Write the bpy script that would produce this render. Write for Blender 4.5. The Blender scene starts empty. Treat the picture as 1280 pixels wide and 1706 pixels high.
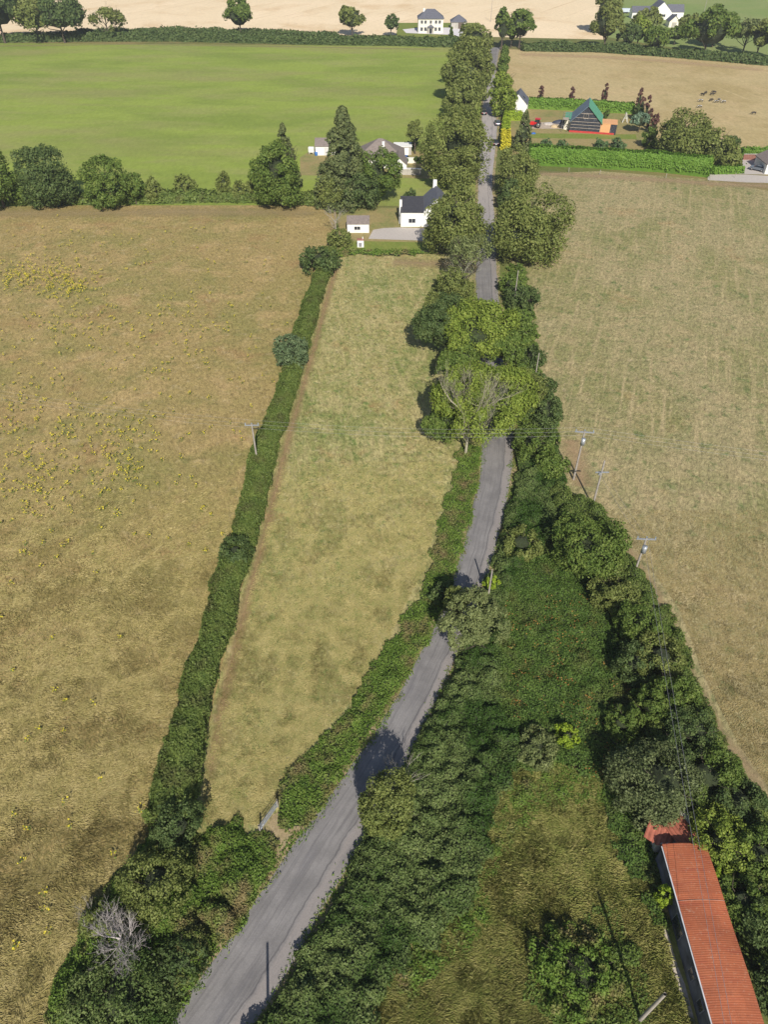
import bpy, bmesh, math, random
import numpy as np
from mathutils import Vector, Matrix
S = bpy.context.scene
COL = S.collection
# ---------------------------------------------------------------- camera
CH = 66.0; PIT = math.radians(42.7); F = 1183.0
cd = bpy.data.cameras.new('camera'); cam = bpy.data.objects.new('camera', cd); COL.objects.link(cam)
cam.location = (0, 0, CH); cam.rotation_euler = (math.radians(90) - PIT, 0, 0)
cd.sensor_fit = 'VERTICAL'; cd.sensor_height = 24; cd.lens = 24 * F / 1706
cd.clip_start = 0.5; cd.clip_end = 20000
S.camera = cam
# ---------------------------------------------------------------- world and sun
SUN_EL = math.radians(38); SX, SY = -0.13, 1.0
w = bpy.data.worlds.new('World'); S.world = w; w.use_nodes = True
nt = w.node_tree; bg = nt.nodes['Background']
sky = nt.nodes.new('ShaderNodeTexSky'); sky.sky_type = 'NISHITA'; sky.sun_disc = False
sky.sun_elevation = SUN_EL; sky.sun_rotation = math.pi - math.atan2(-SX, SY)
nt.links.new(sky.outputs[0], bg.inputs[0]); bg.inputs[1].default_value = 0.075
sd = bpy.data.lights.new('sun', 'SUN'); so = bpy.data.objects.new('sun', sd); COL.objects.link(so)
sd.energy = 5.0; sd.angle = math.radians(0.5); sd.color = (1.0, 0.93, 0.82)
hl = math.hypot(SX, SY)
so.rotation_euler = Vector((SX, SY, -hl * math.tan(SUN_EL))).to_track_quat('-Z', 'Y').to_euler()
so.location = (20, -100, 120)
S.view_settings.view_transform = 'Standard'; S.view_settings.look = 'None'
S.view_settings.exposure = 0.18; S.view_settings.gamma = 1
S.cycles.max_bounces = 4; S.cycles.diffuse_bounces = 2; S.cycles.glossy_bounces = 2
S.cycles.transmission_bounces = 2; S.cycles.transparent_max_bounces = 4
# ---------------------------------------------------------------- map reading: photo pixel -> ground metres
def G(px, py, z=0.0):
    yy = (py - 853) / F
    down = math.sin(PIT) + yy * math.cos(PIT); fwd = math.cos(PIT) - yy * math.sin(PIT)
    t = (CH - z) / down
    return ((px - 640) / F * t, fwd * t)
def GP(pts, z=0.0): return [G(a, b, z) for a, b in pts]
def HZ(yb, yt):
    D = G(640, yb)[1]
    return CH - D * math.tan(PIT + math.atan((yt - 853) / F))
def MPP(py, z=0): return G(641, py, z)[0]
rs = np.random.RandomState
# ---------------------------------------------------------------- materials
def N(nt, t, **kw):
    n = nt.nodes.new('ShaderNode' + t)
    for k, v in kw.items(): setattr(n, k, v)
    return n
def setin(n, **kw):
    for k, v in kw.items(): n.inputs[k.replace('_', ' ')].default_value = v
def newmat(name):
    m = bpy.data.materials.new(name); m.use_nodes = True
    nt = m.node_tree; return m, nt, nt.nodes['Principled BSDF'], nt.nodes['Material Output']
def c4(c): return (c[0], c[1], c[2], 1)
def lin(r, g, b):
    f = lambda v: (v / 255 / 12.92) if v / 255 <= .04045 else ((v / 255 + .055) / 1.055) ** 2.4
    return (f(r), f(g), f(b))
def ramp(nt, stops, interp='LINEAR'):
    r = N(nt, 'ValToRGB'); e = r.color_ramp; e.interpolation = interp
    while len(e.elements) < len(stops): e.elements.new(0.5)
    for el, (p, c) in zip(e.elements, stops): el.position = p; el.color = c4(c)
    return r
def noise(nt, vec, scale, detail=4, rough=.55, dist=0):
    n = N(nt, 'TexNoise'); setin(n, Scale=scale, Detail=detail, Roughness=rough, Distortion=dist)
    if vec is not None: nt.links.new(vec, n.inputs['Vector'])
    return n
def mix(nt, a, b, fac, mode='MIX'):
    m = N(nt, 'Mix', data_type='RGBA', blend_type=mode)
    for sock, v in ((m.inputs[0], fac), (m.inputs[6], a), (m.inputs[7], b)):
        if isinstance(v, bpy.types.NodeSocket): nt.links.new(v, sock)
        elif isinstance(v, (int, float)): sock.default_value = v
        else: sock.default_value = c4(v)
    return m.outputs[2]
def mapr(nt, v, a, b, c=0., d=1.):
    m = N(nt, 'MapRange'); nt.links.new(v, m.inputs[0])
    for i, x in enumerate((a, b, c, d)): m.inputs[i + 1].default_value = x
    return m.outputs[0]
def plain(name, col, rough=.8, var=.12, scale=1.5, metal=0., bump=0.):
    m, nt, p, o = newmat(name)
    tc = N(nt, 'TexCoord'); n = noise(nt, tc.outputs['Object'], scale, 5)
    dark = tuple(x * (1 - var * 2) for x in col); lite = tuple(min(1, x * (1 + var)) for x in col)
    r = ramp(nt, [(.3, dark), (.7, lite)]); nt.links.new(n.outputs[0], r.inputs[0])
    nt.links.new(r.outputs[0], p.inputs['Base Color'])
    setin(p, Roughness=rough, Metallic=metal)
    if bump:
        b = N(nt, 'Bump'); setin(b, Strength=bump, Distance=.05); nt.links.new(n.outputs[0], b.inputs['Height']); nt.links.new(b.outputs[0], p.inputs['Normal'])
    return m
def tone(c, k): return (c[0] * k, c[1] * k, c[2] * k * (.88 if k > 1 else 1))
def leafmat(name, cols, patch=None, pscale=.25, trans=.36, plo=.5, phi=.7, tk=1.68):
    """cols: three leaf colours, picked per leaf; patch: another colour that takes over in clumps"""
    m, nt, p, o = newmat(name)
    g = N(nt, 'NewGeometry'); tc = N(nt, 'TexCoord')
    r = ramp(nt, [(0, tone(cols[0], tk)), (.5, tone(cols[1], tk)), (1, tone(cols[2], tk))])
    nl = noise(nt, tc.outputs['Object'], .55, 3, .6)
    a = N(nt, 'Math', operation='MULTIPLY_ADD'); nt.links.new(g.outputs['Random Per Island'], a.inputs[0]); a.inputs[1].default_value = .55
    nt.links.new(mapr(nt, nl.outputs[0], .3, .7, 0, .45), a.inputs[2]); nt.links.new(a.outputs[0], r.inputs[0])
    col = r.outputs[0]
    if patch:
        n = noise(nt, tc.outputs['Object'], pscale, 4, .65)
        col = mix(nt, col, patch, mapr(nt, n.outputs[0], plo, phi))
    d = N(nt, 'BsdfDiffuse'); t = N(nt, 'BsdfTranslucent'); gl = N(nt, 'BsdfGlossy')
    nt.links.new(col, d.inputs[0]); nt.links.new(mix(nt, col, (.10, .14, .02), .3), t.inputs[0])
    ms = N(nt, 'MixShader'); ms.inputs[0].default_value = trans
    nt.links.new(d.outputs[0], ms.inputs[1]); nt.links.new(t.outputs[0], ms.inputs[2])
    gl.inputs['Roughness'].default_value = .5; gl.inputs[0].default_value = (.8, .85, .8, 1)
    m2 = N(nt, 'MixShader'); m2.inputs[0].default_value = .012
    nt.links.new(ms.outputs[0], m2.inputs[1]); nt.links.new(gl.outputs[0], m2.inputs[2])
    nt.links.new(m2.outputs[0], o.inputs['Surface'])
    return m
def fieldmat(name, base, patches, fine=(.75, 1.25), fscale=6, streak=None, bump=.5, rot=0., bscale=9):
    """base colour; patches = [(colour, scale, lo, hi, amount, stretch)]; streak=(angle, across, along, lo, hi, col)"""
    m, nt, p, o = newmat(name)
    tc = N(nt, 'TexCoord'); V = tc.outputs['Object']
    def mapped(rotz, sx, sy):
        mp = N(nt, 'Mapping'); mp.vector_type = 'TEXTURE'
        mp.inputs['Rotation'].default_value = (0, 0, rotz); mp.inputs['Scale'].default_value = (sx, sy, 1)
        nt.links.new(V, mp.inputs[0]); return mp.outputs[0]
    col = None
    cur = base
    for (pc, sc, lo, hi, amt, st) in patches:
        n = noise(nt, mapped(rot, 1, st) if st != 1 else V, sc, 6, .62, .4)
        cur = mix(nt, cur, pc, mapr(nt, n.outputs[0], lo, hi, 0, amt))
    if streak:
        ang, across, along, lo, hi, sc = streak
        n = noise(nt, mapped(ang, across, along), 1, 4, .6, .2)
        cur = mix(nt, cur, sc, mapr(nt, n.outputs[0], lo, hi))
    nf = noise(nt, mapped(rot, 1, 2.2), fscale, 6, .75, .8)
    v = mapr(nt, nf.outputs[0], .36, .64, fine[0], fine[1])
    cx = N(nt, 'CombineXYZ')
    for i in range(3): nt.links.new(v, cx.inputs[i])
    cur = mix(nt, cur, cx.outputs[0], 1.0, 'MULTIPLY')
    nt.links.new(cur, p.inputs['Base Color']); setin(p, Roughness=.95); p.inputs['Specular IOR Level'].default_value = .1
    nb = noise(nt, mapped(rot, 1, 1.8), bscale / 4, 8, .72, 1.0)
    b = N(nt, 'Bump'); setin(b, Strength=bump, Distance=.35); nt.links.new(nb.outputs[0], b.inputs['Height']); nt.links.new(b.outputs[0], p.inputs['Normal'])
    return m
# ---------------------------------------------------------------- object helpers
def tag(o, label=None, cat=None, group=None, kind=None):
    if label: o['label'] = label
    if cat: o['category'] = cat
    if group: o['group'] = group
    if kind: o['kind'] = kind
    return o
def empty(name, loc, label, cat, group=None, rz=0):
    o = bpy.data.objects.new(name, None); COL.objects.link(o); o.location = loc; o.rotation_euler = (0, 0, rz)
    o.empty_display_size = .3
    return tag(o, label, cat, group)
def link(name, me, mats, parent=None, loc=None):
    for m in (mats if isinstance(mats, (list, tuple)) else [mats]): me.materials.append(m)
    o = bpy.data.objects.new(name, me); COL.objects.link(o)
    if parent: o.parent = parent
    if loc is not None: o.location = loc
    return o
def npmesh(name, verts, faces_list, mats_idx=None, smooth=False):
    """faces_list: list of (n,k) int arrays"""
    me = bpy.data.meshes.new(name)
    verts = np.asarray(verts, np.float32)
    loops = np.concatenate([f.ravel() for f in faces_list]).astype(np.int32)
    sizes = np.concatenate([np.full(len(f), f.shape[1]) for f in faces_list]).astype(np.int32)
    starts = np.concatenate([[0], np.cumsum(sizes)[:-1]]).astype(np.int32)
    me.vertices.add(len(verts)); me.vertices.foreach_set('co', verts.ravel())
    me.loops.add(len(loops)); me.loops.foreach_set('vertex_index', loops)
    me.polygons.add(len(sizes)); me.polygons.foreach_set('loop_start', starts); me.polygons.foreach_set('loop_total', sizes)
    if mats_idx is not None: me.polygons.foreach_set('material_index', np.asarray(mats_idx, np.int32))
    me.polygons.foreach_set('use_smooth', np.full(len(sizes), smooth))
    me.update(calc_edges=True); return me
def leaves_geo(pos, nrm, size, rng, jit=.8, aspect=.62):
    """rhombic leaves: returns verts (4n,3), faces (n,4)"""
    n = len(pos)
    nr = nrm + rng.normal(0, jit, (n, 3)); nr /= np.linalg.norm(nr, axis=1, keepdims=True) + 1e-9
    a = rng.normal(0, 1, (n, 3)); u = np.cross(nr, a); u /= np.linalg.norm(u, axis=1, keepdims=True) + 1e-9
    v = np.cross(nr, u)
    s = (np.asarray(size) * rng.uniform(.4, 1.55, n))[:, None]
    P = np.empty((n, 4, 3)); P[:, 0] = pos - u * s; P[:, 1] = pos - v * s * aspect + nr * s * .15
    P[:, 2] = pos + u * s; P[:, 3] = pos + v * s * aspect + nr * s * .15
    return P.reshape(-1, 3), np.arange(4 * n).reshape(n, 4)
class VN:
    def __init__(s, seed): s.t = rs(seed).rand(256, 256)
    def __call__(s, x, y, sc=1., oct=3):
        out = 0; amp = 1; tot = 0; x = np.asarray(x) * sc; y = np.asarray(y) * sc
        for _ in range(oct):
            xi = np.floor(x).astype(int); yi = np.floor(y).astype(int); fx = x - xi; fy = y - yi
            fx = fx * fx * (3 - 2 * fx); fy = fy * fy * (3 - 2 * fy); t = s.t
            g = lambda a, b: t[a % 256, b % 256]
            out = out + amp * ((g(xi, yi) * (1 - fx) + g(xi + 1, yi) * fx) * (1 - fy) + (g(xi, yi + 1) * (1 - fx) + g(xi + 1, yi + 1) * fx) * fy)
            tot += amp; amp *= .5; x = x * 2.03 + 17.3; y = y * 2.03 + 5.1
        return out / tot
def inpoly(x, y, poly):
    x = np.asarray(x); y = np.asarray(y); r = np.zeros(x.shape, bool); n = len(poly); j = n - 1
    for i in range(n):
        xi, yi = poly[i]; xj, yj = poly[j]
        if yi != yj:
            c = ((yi > y) != (yj > y)) & (x < (xj - xi) * (y - yi) / (yj - yi) + xi); r ^= c
        j = i
    return r
def tube_geo(pts, rad, k=6, v0=0, cap=True):
    pts = np.asarray(pts, float); n = len(pts); V = []; Fq = []
    t = np.gradient(pts, axis=0); t /= np.linalg.norm(t, axis=1, keepdims=True) + 1e-9
    ref = np.array([0, 0, 1.]) if abs(t[0][2]) < .9 else np.array([1., 0, 0])
    for i in range(n):
        u = np.cross(t[i], ref); u /= np.linalg.norm(u) + 1e-9; v = np.cross(t[i], u)
        for j in range(k):
            a = 2 * math.pi * j / k; V.append(pts[i] + rad[i] * (u * math.cos(a) + v * math.sin(a)))
    for i in range(n - 1):
        for j in range(k): Fq.append([v0 + i * k + j, v0 + i * k + (j + 1) % k, v0 + (i + 1) * k + (j + 1) % k, v0 + (i + 1) * k + j])
    return np.array(V), np.array(Fq)
class Tubes:
    def __init__(s): s.V = []; s.F = []; s.n = 0
    def add(s, pts, rad, k=6):
        if np.isscalar(rad): rad = [rad] * len(pts)
        V, Fq = tube_geo(pts, rad, k, s.n); s.V.append(V); s.F.append(Fq); s.n += len(V)
    def mesh(s, name): return npmesh(name, np.concatenate(s.V), [np.concatenate(s.F)], smooth=True)
_ICO = {}
def ico(sub):
    if sub not in _ICO:
        bm = bmesh.new(); bmesh.ops.create_icosphere(bm, subdivisions=sub, radius=1)
        _ICO[sub] = (np.array([v.co[:] for v in bm.verts]), np.array([[v.index for v in f.verts] for f in bm.faces])); bm.free()
    return _ICO[sub]
# ---------------------------------------------------------------- palettes
bark = plain('bark', (.10, .08, .06), .95, .25, 3, bump=.5)
deadwood = plain('dead_wood', (.36, .33, .29), .9, .15, 3)
L_olive = leafmat('leaf_olive', [(.066, .088, .026), (.118, .142, .044), (.190, .205, .075)])
L_dark = leafmat('leaf_dark', [(.032, .056, .020), (.062, .092, .034), (.115, .145, .058)])
L_mid = leafmat('leaf_mid', [(.044, .078, .018), (.084, .125, .030), (.145, .180, .050)])
L_bright = leafmat('leaf_bright', [(.070, .108, .020), (.135, .180, .034), (.215, .250, .058)])
L_grey = leafmat('leaf_greygreen', [(.066, .088, .036), (.118, .142, .060), (.19, .21, .10)])
L_sage = leafmat('leaf_bluegreen', [(.06, .10, .075), (.11, .17, .125), (.19, .25, .19)])
L_conifer = leafmat('needle_green', [(.036, .052, .024), (.075, .092, .040), (.130, .145, .066)], trans=.15)
L_purple = leafmat('leaf_purple', [(.040, .022, .022), (.075, .038, .038), (.12, .062, .055)], trans=.15)
L_yellow = leafmat('leaf_yellow', [(.26, .25, .02), (.40, .36, .03), (.50, .45, .06)])
L_lime = leafmat('leaf_lime', [(.11, .165, .018), (.18, .25, .025), (.27, .34, .05)])
L_hedge = leafmat('leaf_hedge', [(.050, .080, .022), (.090, .126, .034), (.150, .182, .055)], patch=(.130, .140, .050), pscale=.4)
L_formal = leafmat('leaf_formal_hedge', [(.060, .120, .020), (.100, .185, .030), (.150, .240, .050)])
L_bramble = leafmat('leaf_bramble', [(.034, .070, .016), (.066, .112, .025), (.115, .165, .045)], patch=(.150, .150, .050), pscale=.30, plo=.52, phi=.76)
L_scrub = leafmat('leaf_scrub', [(.052, .084, .026), (.096, .132, .046), (.165, .195, .085)], patch=(.055, .110, .020), pscale=.14, plo=.45, phi=.58)
L_rust = leafmat('leaf_rust', [(.20, .10, .03), (.27, .14, .045), (.34, .20, .07)])
L_verge = leafmat('leaf_verge', [(.050, .095, .018), (.092, .148, .028), (.155, .205, .050)], patch=(.27, .22, .10), pscale=.30, plo=.50, phi=.66)
under = plain('undergrowth', (.032, .045, .017), 1, .2, 2)  # dark core inside crowns and thickets: inner shade put into the colour
# ---------------------------------------------------------------- foliage builders
def crown_geo(rng, R, nclump, leaf, per, shape='round', core=.78, bot=-.35, jit=.5, crad=(.20, .36), fill=1.0):
    """R=(rx,ry,rz), centred at the origin; leaf clumps spread over the crown's volume, returns verts, faces, faces3"""
    R = np.array(R, float); V = []; Fq = []; n0 = 0
    C = []; CR = []; LB = []
    for _ in range(rng.randint(5, 9)):
        d = rng.normal(0, 1, 3); d[2] = abs(d[2]) * .9 - (.25 if bot > -.6 else .7); d /= np.linalg.norm(d); LB.append((d * rng.uniform(.30, .58), rng.uniform(.38, .62)))
    LB.append((np.array([0, 0, .15]), .62))
    if bot < -.6: LB += [(np.array([math.cos(q) * .42, math.sin(q) * .42, -.45]), .5) for q in rng.uniform(0, 6.28, 4)]
    guard = 0
    while len(C) < nclump:
        guard += 1
        d = rng.normal(0, 1, 3); d /= np.linalg.norm(d)
        if d[2] < bot: continue
        if shape == 'cone':
            h = rng.uniform(0, 1) ** 1.4; a = rng.uniform(0, 2 * math.pi); rr = (1 - h) ** .85 * rng.uniform(.6, 1.0) + .03
            c = np.array([math.cos(a) * rr, math.sin(a) * rr, h * 2 - 1]); cr = rng.uniform(.12, .22) * (1.15 - h * .6)
        elif shape == 'column':
            h = rng.uniform(-1, 1); a = rng.uniform(0, 2 * math.pi); rr = (1 - abs(h) ** 2.5) * rng.uniform(.4, .85) + .05
            c = np.array([math.cos(a) * rr, math.sin(a) * rr, h]); cr = rng.uniform(.3, .45)
        else:
            lc, lr = LB[rng.randint(len(LB))]; c = lc + d * lr * rng.uniform(.8, 1.02)
            if guard < nclump * 30 and any(np.linalg.norm(c - q) < r * .72 for q, r in LB): continue
            c[2] = max(c[2], -.6 if bot > -.6 else -.9); cr = rng.uniform(*crad) * .92
        C.append(c); CR.append(cr)
    C = np.array(C); CR = np.array(CR)
    m = rng.poisson(per * fill, len(C)).clip(8); idx = np.repeat(np.arange(len(C)), m); n = len(idx)
    d = rng.normal(0, 1, (n, 3)); d += (C[idx] / (np.linalg.norm(C[idx], axis=1, keepdims=True) + .2)) * .9; d[:, 2] += .35
    d /= np.linalg.norm(d, axis=1, keepdims=True)
    rad = CR[idx, None] * rng.uniform(.55, 1.12, (n, 1))
    if shape in ('cone', 'column'):
        sc = np.array([R[0], R[1], min(R[2], R[0] * 1.1)]); pos = C[idx] * R + d * rad * sc
    else:
        pos = C[idx] * R + d * rad * R.mean()
    vv, ff = leaves_geo(pos, d, np.full(n, leaf), rng, jit)
    V = [vv]; faces = [ff]
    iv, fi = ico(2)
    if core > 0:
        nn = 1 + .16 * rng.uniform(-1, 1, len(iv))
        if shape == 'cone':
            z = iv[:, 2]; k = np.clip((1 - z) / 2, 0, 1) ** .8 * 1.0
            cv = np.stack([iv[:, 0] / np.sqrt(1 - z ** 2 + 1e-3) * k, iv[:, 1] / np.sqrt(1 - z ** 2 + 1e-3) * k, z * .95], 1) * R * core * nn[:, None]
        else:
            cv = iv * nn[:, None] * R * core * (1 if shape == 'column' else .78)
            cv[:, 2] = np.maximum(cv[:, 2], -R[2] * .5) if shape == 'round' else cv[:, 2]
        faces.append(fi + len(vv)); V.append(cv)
    return np.concatenate(V), faces, np.concatenate([np.zeros(len(ff), int)] + ([np.ones(len(fi), int)] if core > 0 else []))
def branches(rng, T, p, d, L, r, depth, spread=.55, up=.15, k=5, kids=(2, 4)):
    n = 4; pts = [np.array(p)]; dd = np.array(d, float)
    for i in range(n):
        dd = dd + rng.normal(0, .16, 3) + np.array([0, 0, up * .3]); dd /= np.linalg.norm(dd)
        pts.append(pts[-1] + dd * L / n)
    T.add(pts, np.linspace(r, r * .55, n + 1), k)
    if depth <= 0: return
    for _ in range(rng.randint(*kids)):
        i = rng.randint(1, n + 1); q = pts[i]
        nd = dd + rng.normal(0, spread, 3); nd[2] += up; nd /= np.linalg.norm(nd)
        branches(rng, T, q, nd, L * rng.uniform(.55, .8), r * .52, depth - 1, spread, up, max(3, k - 1), kids)
    branches(rng, T, pts[-1], dd, L * .7, r * .55, depth - 1, spread, up, max(3, k - 1), kids)
SEED = [100]
def tree(name, label, cat, x, y, h, rx, mat, shape='round', trunk=.18, leaf=.22, nclump=60, dens=1.0, core=.78, rz=None, ry=None, sparse=False, bot=-.45, group=None, jit=.5, fill=None, crad=(.20, .36), barkm=None, limb=False):
    SEED[0] += 1; rng = rs(SEED[0])
    root = empty(name, (x, y, 0), label, cat, group)
    ry = ry or rx
    if trunk < .09: bot = -.9; nclump = int(nclump * 1.45); core = min(core, .48)
    tz = h * trunk; rz = rz or (h - tz) / 2; cz = h - rz
    area = 2 * math.pi * rx * max(rz, rx * .6) * 1.3
    nl = max(500, area / (leaf * leaf * 1.2) * 3.0 * dens); per = nl / nclump
    T = Tubes()
    tr = max(.08, h * .022)
    lean = rng.normal(0, .02 * h, 2)
    T.add([(0, 0, -.3), (lean[0] * .3, lean[1] * .3, h * .15), (lean[0] * .6, lean[1] * .6, h * .4), (lean[0], lean[1], h * .75)], [tr * 1.4, tr, tr * .8, tr * .3], 7)
    for i in range(0 if shape in ('cone', 'column') else 12 if sparse else 7):
        a = rng.uniform(0, 6.28); z0 = h * rng.uniform(.18, .5)
        p0 = np.array([lean[0] * .5, lean[1] * .5, z0]); e = np.array([math.cos(a) * rx * .8, math.sin(a) * ry * .8, min(h * .92, z0 + rz * rng.uniform(.4, 1.2)) - 0])
        mid = (p0 + e) / 2 + rng.normal(0, .05 * h, 3)
        T.add([p0, mid, e], [tr * .5, tr * .32, tr * .08], 5)
        if sparse or limb: branches(rng, T, mid, (e - mid) / np.linalg.norm(e - mid), rx * .4, tr * .25, 2, .6, .2, 4)
    link('trunk', T.mesh('trunk'), barkm or bark, root)
    V, Fs, MI = crown_geo(rng, (rx, ry, rz), nclump, leaf, per, shape, core if not sparse else 0, bot, jit, crad)
    V = V + np.array([lean[0] * .6, lean[1] * .6, cz])
    V[:, 2] = np.maximum(V[:, 2], .05)
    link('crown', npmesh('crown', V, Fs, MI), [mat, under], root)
    return root
def tree_bt(name, label, cat, px, yb, yt, wpx, mat, **kw):
    """far trees: base row, top row and width as read on the photograph"""
    x, y = G(px, yb); h = HZ(yb, yt) * .98; m = MPP(yb)
    ang = math.atan2(CH, y)
    leaf = kw.pop('leaf', max(.15, y * .0014))
    rx = wpx * m / 2 * 1.0
    return tree(name, label, cat, x, y + rx * .3, max(h * 1.04, 1.2), rx, mat, leaf=leaf, **kw)
def tree_c(name, label, cat, px, py, h, wpx, mat, **kw):
    """nearer trees: crown centre and width on the photograph, height in metres"""
    x, y = G(px, py, h * .6); rx = wpx * MPP(py, h * .6) / 2
    return tree(name, label, cat, x, y, h, rx, mat, leaf=kw.pop('leaf', max(.10, .0015 * math.hypot(y, CH))), **kw)
def baretree(name, label, px, py, h, mat=deadwood, spread=.6, depth=4, r=.16, up=.25, L=.3, kids=(2, 4), start=.25, xy=None, starts=6):
    SEED[0] += 1; rng = rs(SEED[0]); x, y = xy or G(px, py)
    T = Tubes(); 
    T.add([(0, 0, -.2), (.05, 0, h * .2), (-.05, .1, h * .45), (0, 0, h * .6)], [r * 1.3, r, r * .8, r * .5], 6)
    for i in range(starts):
        a = 6.28 * i / starts + rng.uniform(-.3, .3); z = h * rng.uniform(start, .6)
        d = np.array([math.cos(a), math.sin(a), .7 + rng.uniform(0, .5)]); d /= np.linalg.norm(d)
        branches(rng, T, (0, 0, z), d, h * L, r * .6, depth - 1, spread, up, 4, kids)
    o = link(name, T.mesh(name), mat, None, (x, y, 0)); return tag(o, label, 'tree')
def path_resample(pts, step):
    pts = np.array(pts, float); seg = np.linalg.norm(np.diff(pts, axis=0), axis=1); s = np.concatenate([[0], np.cumsum(seg)])
    n = max(2, int(s[-1] / step) + 1); t = np.linspace(0, s[-1], n)
    return np.stack([np.interp(t, s, pts[:, i]) for i in range(pts.shape[1])], 1), s[-1]
def hedge(name, label, pts, width, height, mat, leaf=.16, rough=.35, dens=1.0, box=False, group=None, cat='hedge', nscale=.5):
    """pts: ground path in metres, (x,y) or (x,y,width,height)"""
    SEED[0] += 1; rng = rs(SEED[0]); vn = VN(SEED[0])
    P = [(p[0], p[1], p[2] if len(p) > 2 else width, p[3] if len(p) > 3 else height) for p in pts]
    Q, Ltot = path_resample(P, .8)
    o0 = Q[0, :2].copy()
    tan = np.gradient(Q[:, :2], axis=0); tan /= np.linalg.norm(tan, axis=1, keepdims=True) + 1e-9
    nor = np.stack([tan[:, 1], -tan[:, 0]], 1)
    ex = .35 if box else .62
    def surf(i, fr, th, k=1.0):
        q = Q[i] * (1 - fr)[:, None] + Q[np.minimum(i + 1, len(Q) - 1)] * fr[:, None]; nn = nor[i]
        c = np.sign(np.cos(th)) * np.abs(np.cos(th)) ** ex; s = np.abs(np.sin(th)) ** ex
        bulge = 1 + rough * 2 * (vn(q[:, 0] + th * 1.3, q[:, 1] + th * .9, nscale, 3) - .5) + rough * 1.2 * (vn(q[:, 0] + th * 3, q[:, 1] - th * 2, nscale * 3, 2) - .5)
        bulge = bulge * k
        x = q[:, 0] + nn[:, 0] * c * q[:, 2] / 2 * bulge; y = q[:, 1] + nn[:, 1] * c * q[:, 2] / 2 * bulge; z = s * q[:, 3] * bulge
        nv = np.stack([nn[:, 0] * c, nn[:, 1] * c, s + .1], 1)
        return np.stack([x - o0[0], y - o0[1], z], 1), nv
    per = (Q[:, 2].mean() + 2 * Q[:, 3].mean()) * .9
    n = int(Ltot * per / (leaf * leaf * 1.2) * 2.0 * dens)
    i = rng.randint(0, len(Q) - 1, n); fr = rng.rand(n)
    w_, h_ = Q[:, 2].mean(), Q[:, 3].mean()
    th = rng.uniform(0.02, math.pi - .02, n)
    p, nv = surf(i, fr, th); p += rng.normal(0, leaf * .55, p.shape); p[:, 2] = np.abs(p[:, 2]) + .02
    # end caps: leaves across both ends
    ne = int(max(40, w_ * h_ / (leaf * leaf) * 2)); ends = []
    for e, sg in ((0, -1), (len(Q) - 1, 1)):
        u = rng.uniform(-.5, .5, ne) * Q[e, 2]; z = rng.uniform(0, 1, ne) * Q[e, 3]
        ends.append((np.stack([Q[e, 0] - o0[0] + nor[e, 0] * u, Q[e, 1] - o0[1] + nor[e, 1] * u, z], 1) + rng.normal(0, leaf, (ne, 3)), np.tile([tan[e, 0] * sg, tan[e, 1] * sg, .2], (ne, 1))))
    p = np.concatenate([p] + [e[0] for e in ends]); nv = np.concatenate([nv] + [e[1] for e in ends]); p[:, 2] = np.abs(p[:, 2])
    vv, ff = leaves_geo(p, nv, np.full(len(p), leaf), rng, .6 if not box else .45)
    K = 9; ii = np.repeat(np.arange(len(Q)), K); th = np.tile(np.linspace(0, math.pi, K), len(Q))
    cv, _ = surf(np.minimum(ii, len(Q) - 1), np.zeros(len(ii)), th, .88)
    cf = []
    for a in range(len(Q) - 1):
        for b in range(K - 1): cf.append([a * K + b, a * K + b + 1, (a + 1) * K + b + 1, (a + 1) * K + b])
    me = npmesh(name, np.concatenate([vv, cv]), [ff, np.array(cf) + len(vv)])
    return tag(link(name, me, mat, None, (o0[0], o0[1], 0)), label, cat, group)
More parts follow.
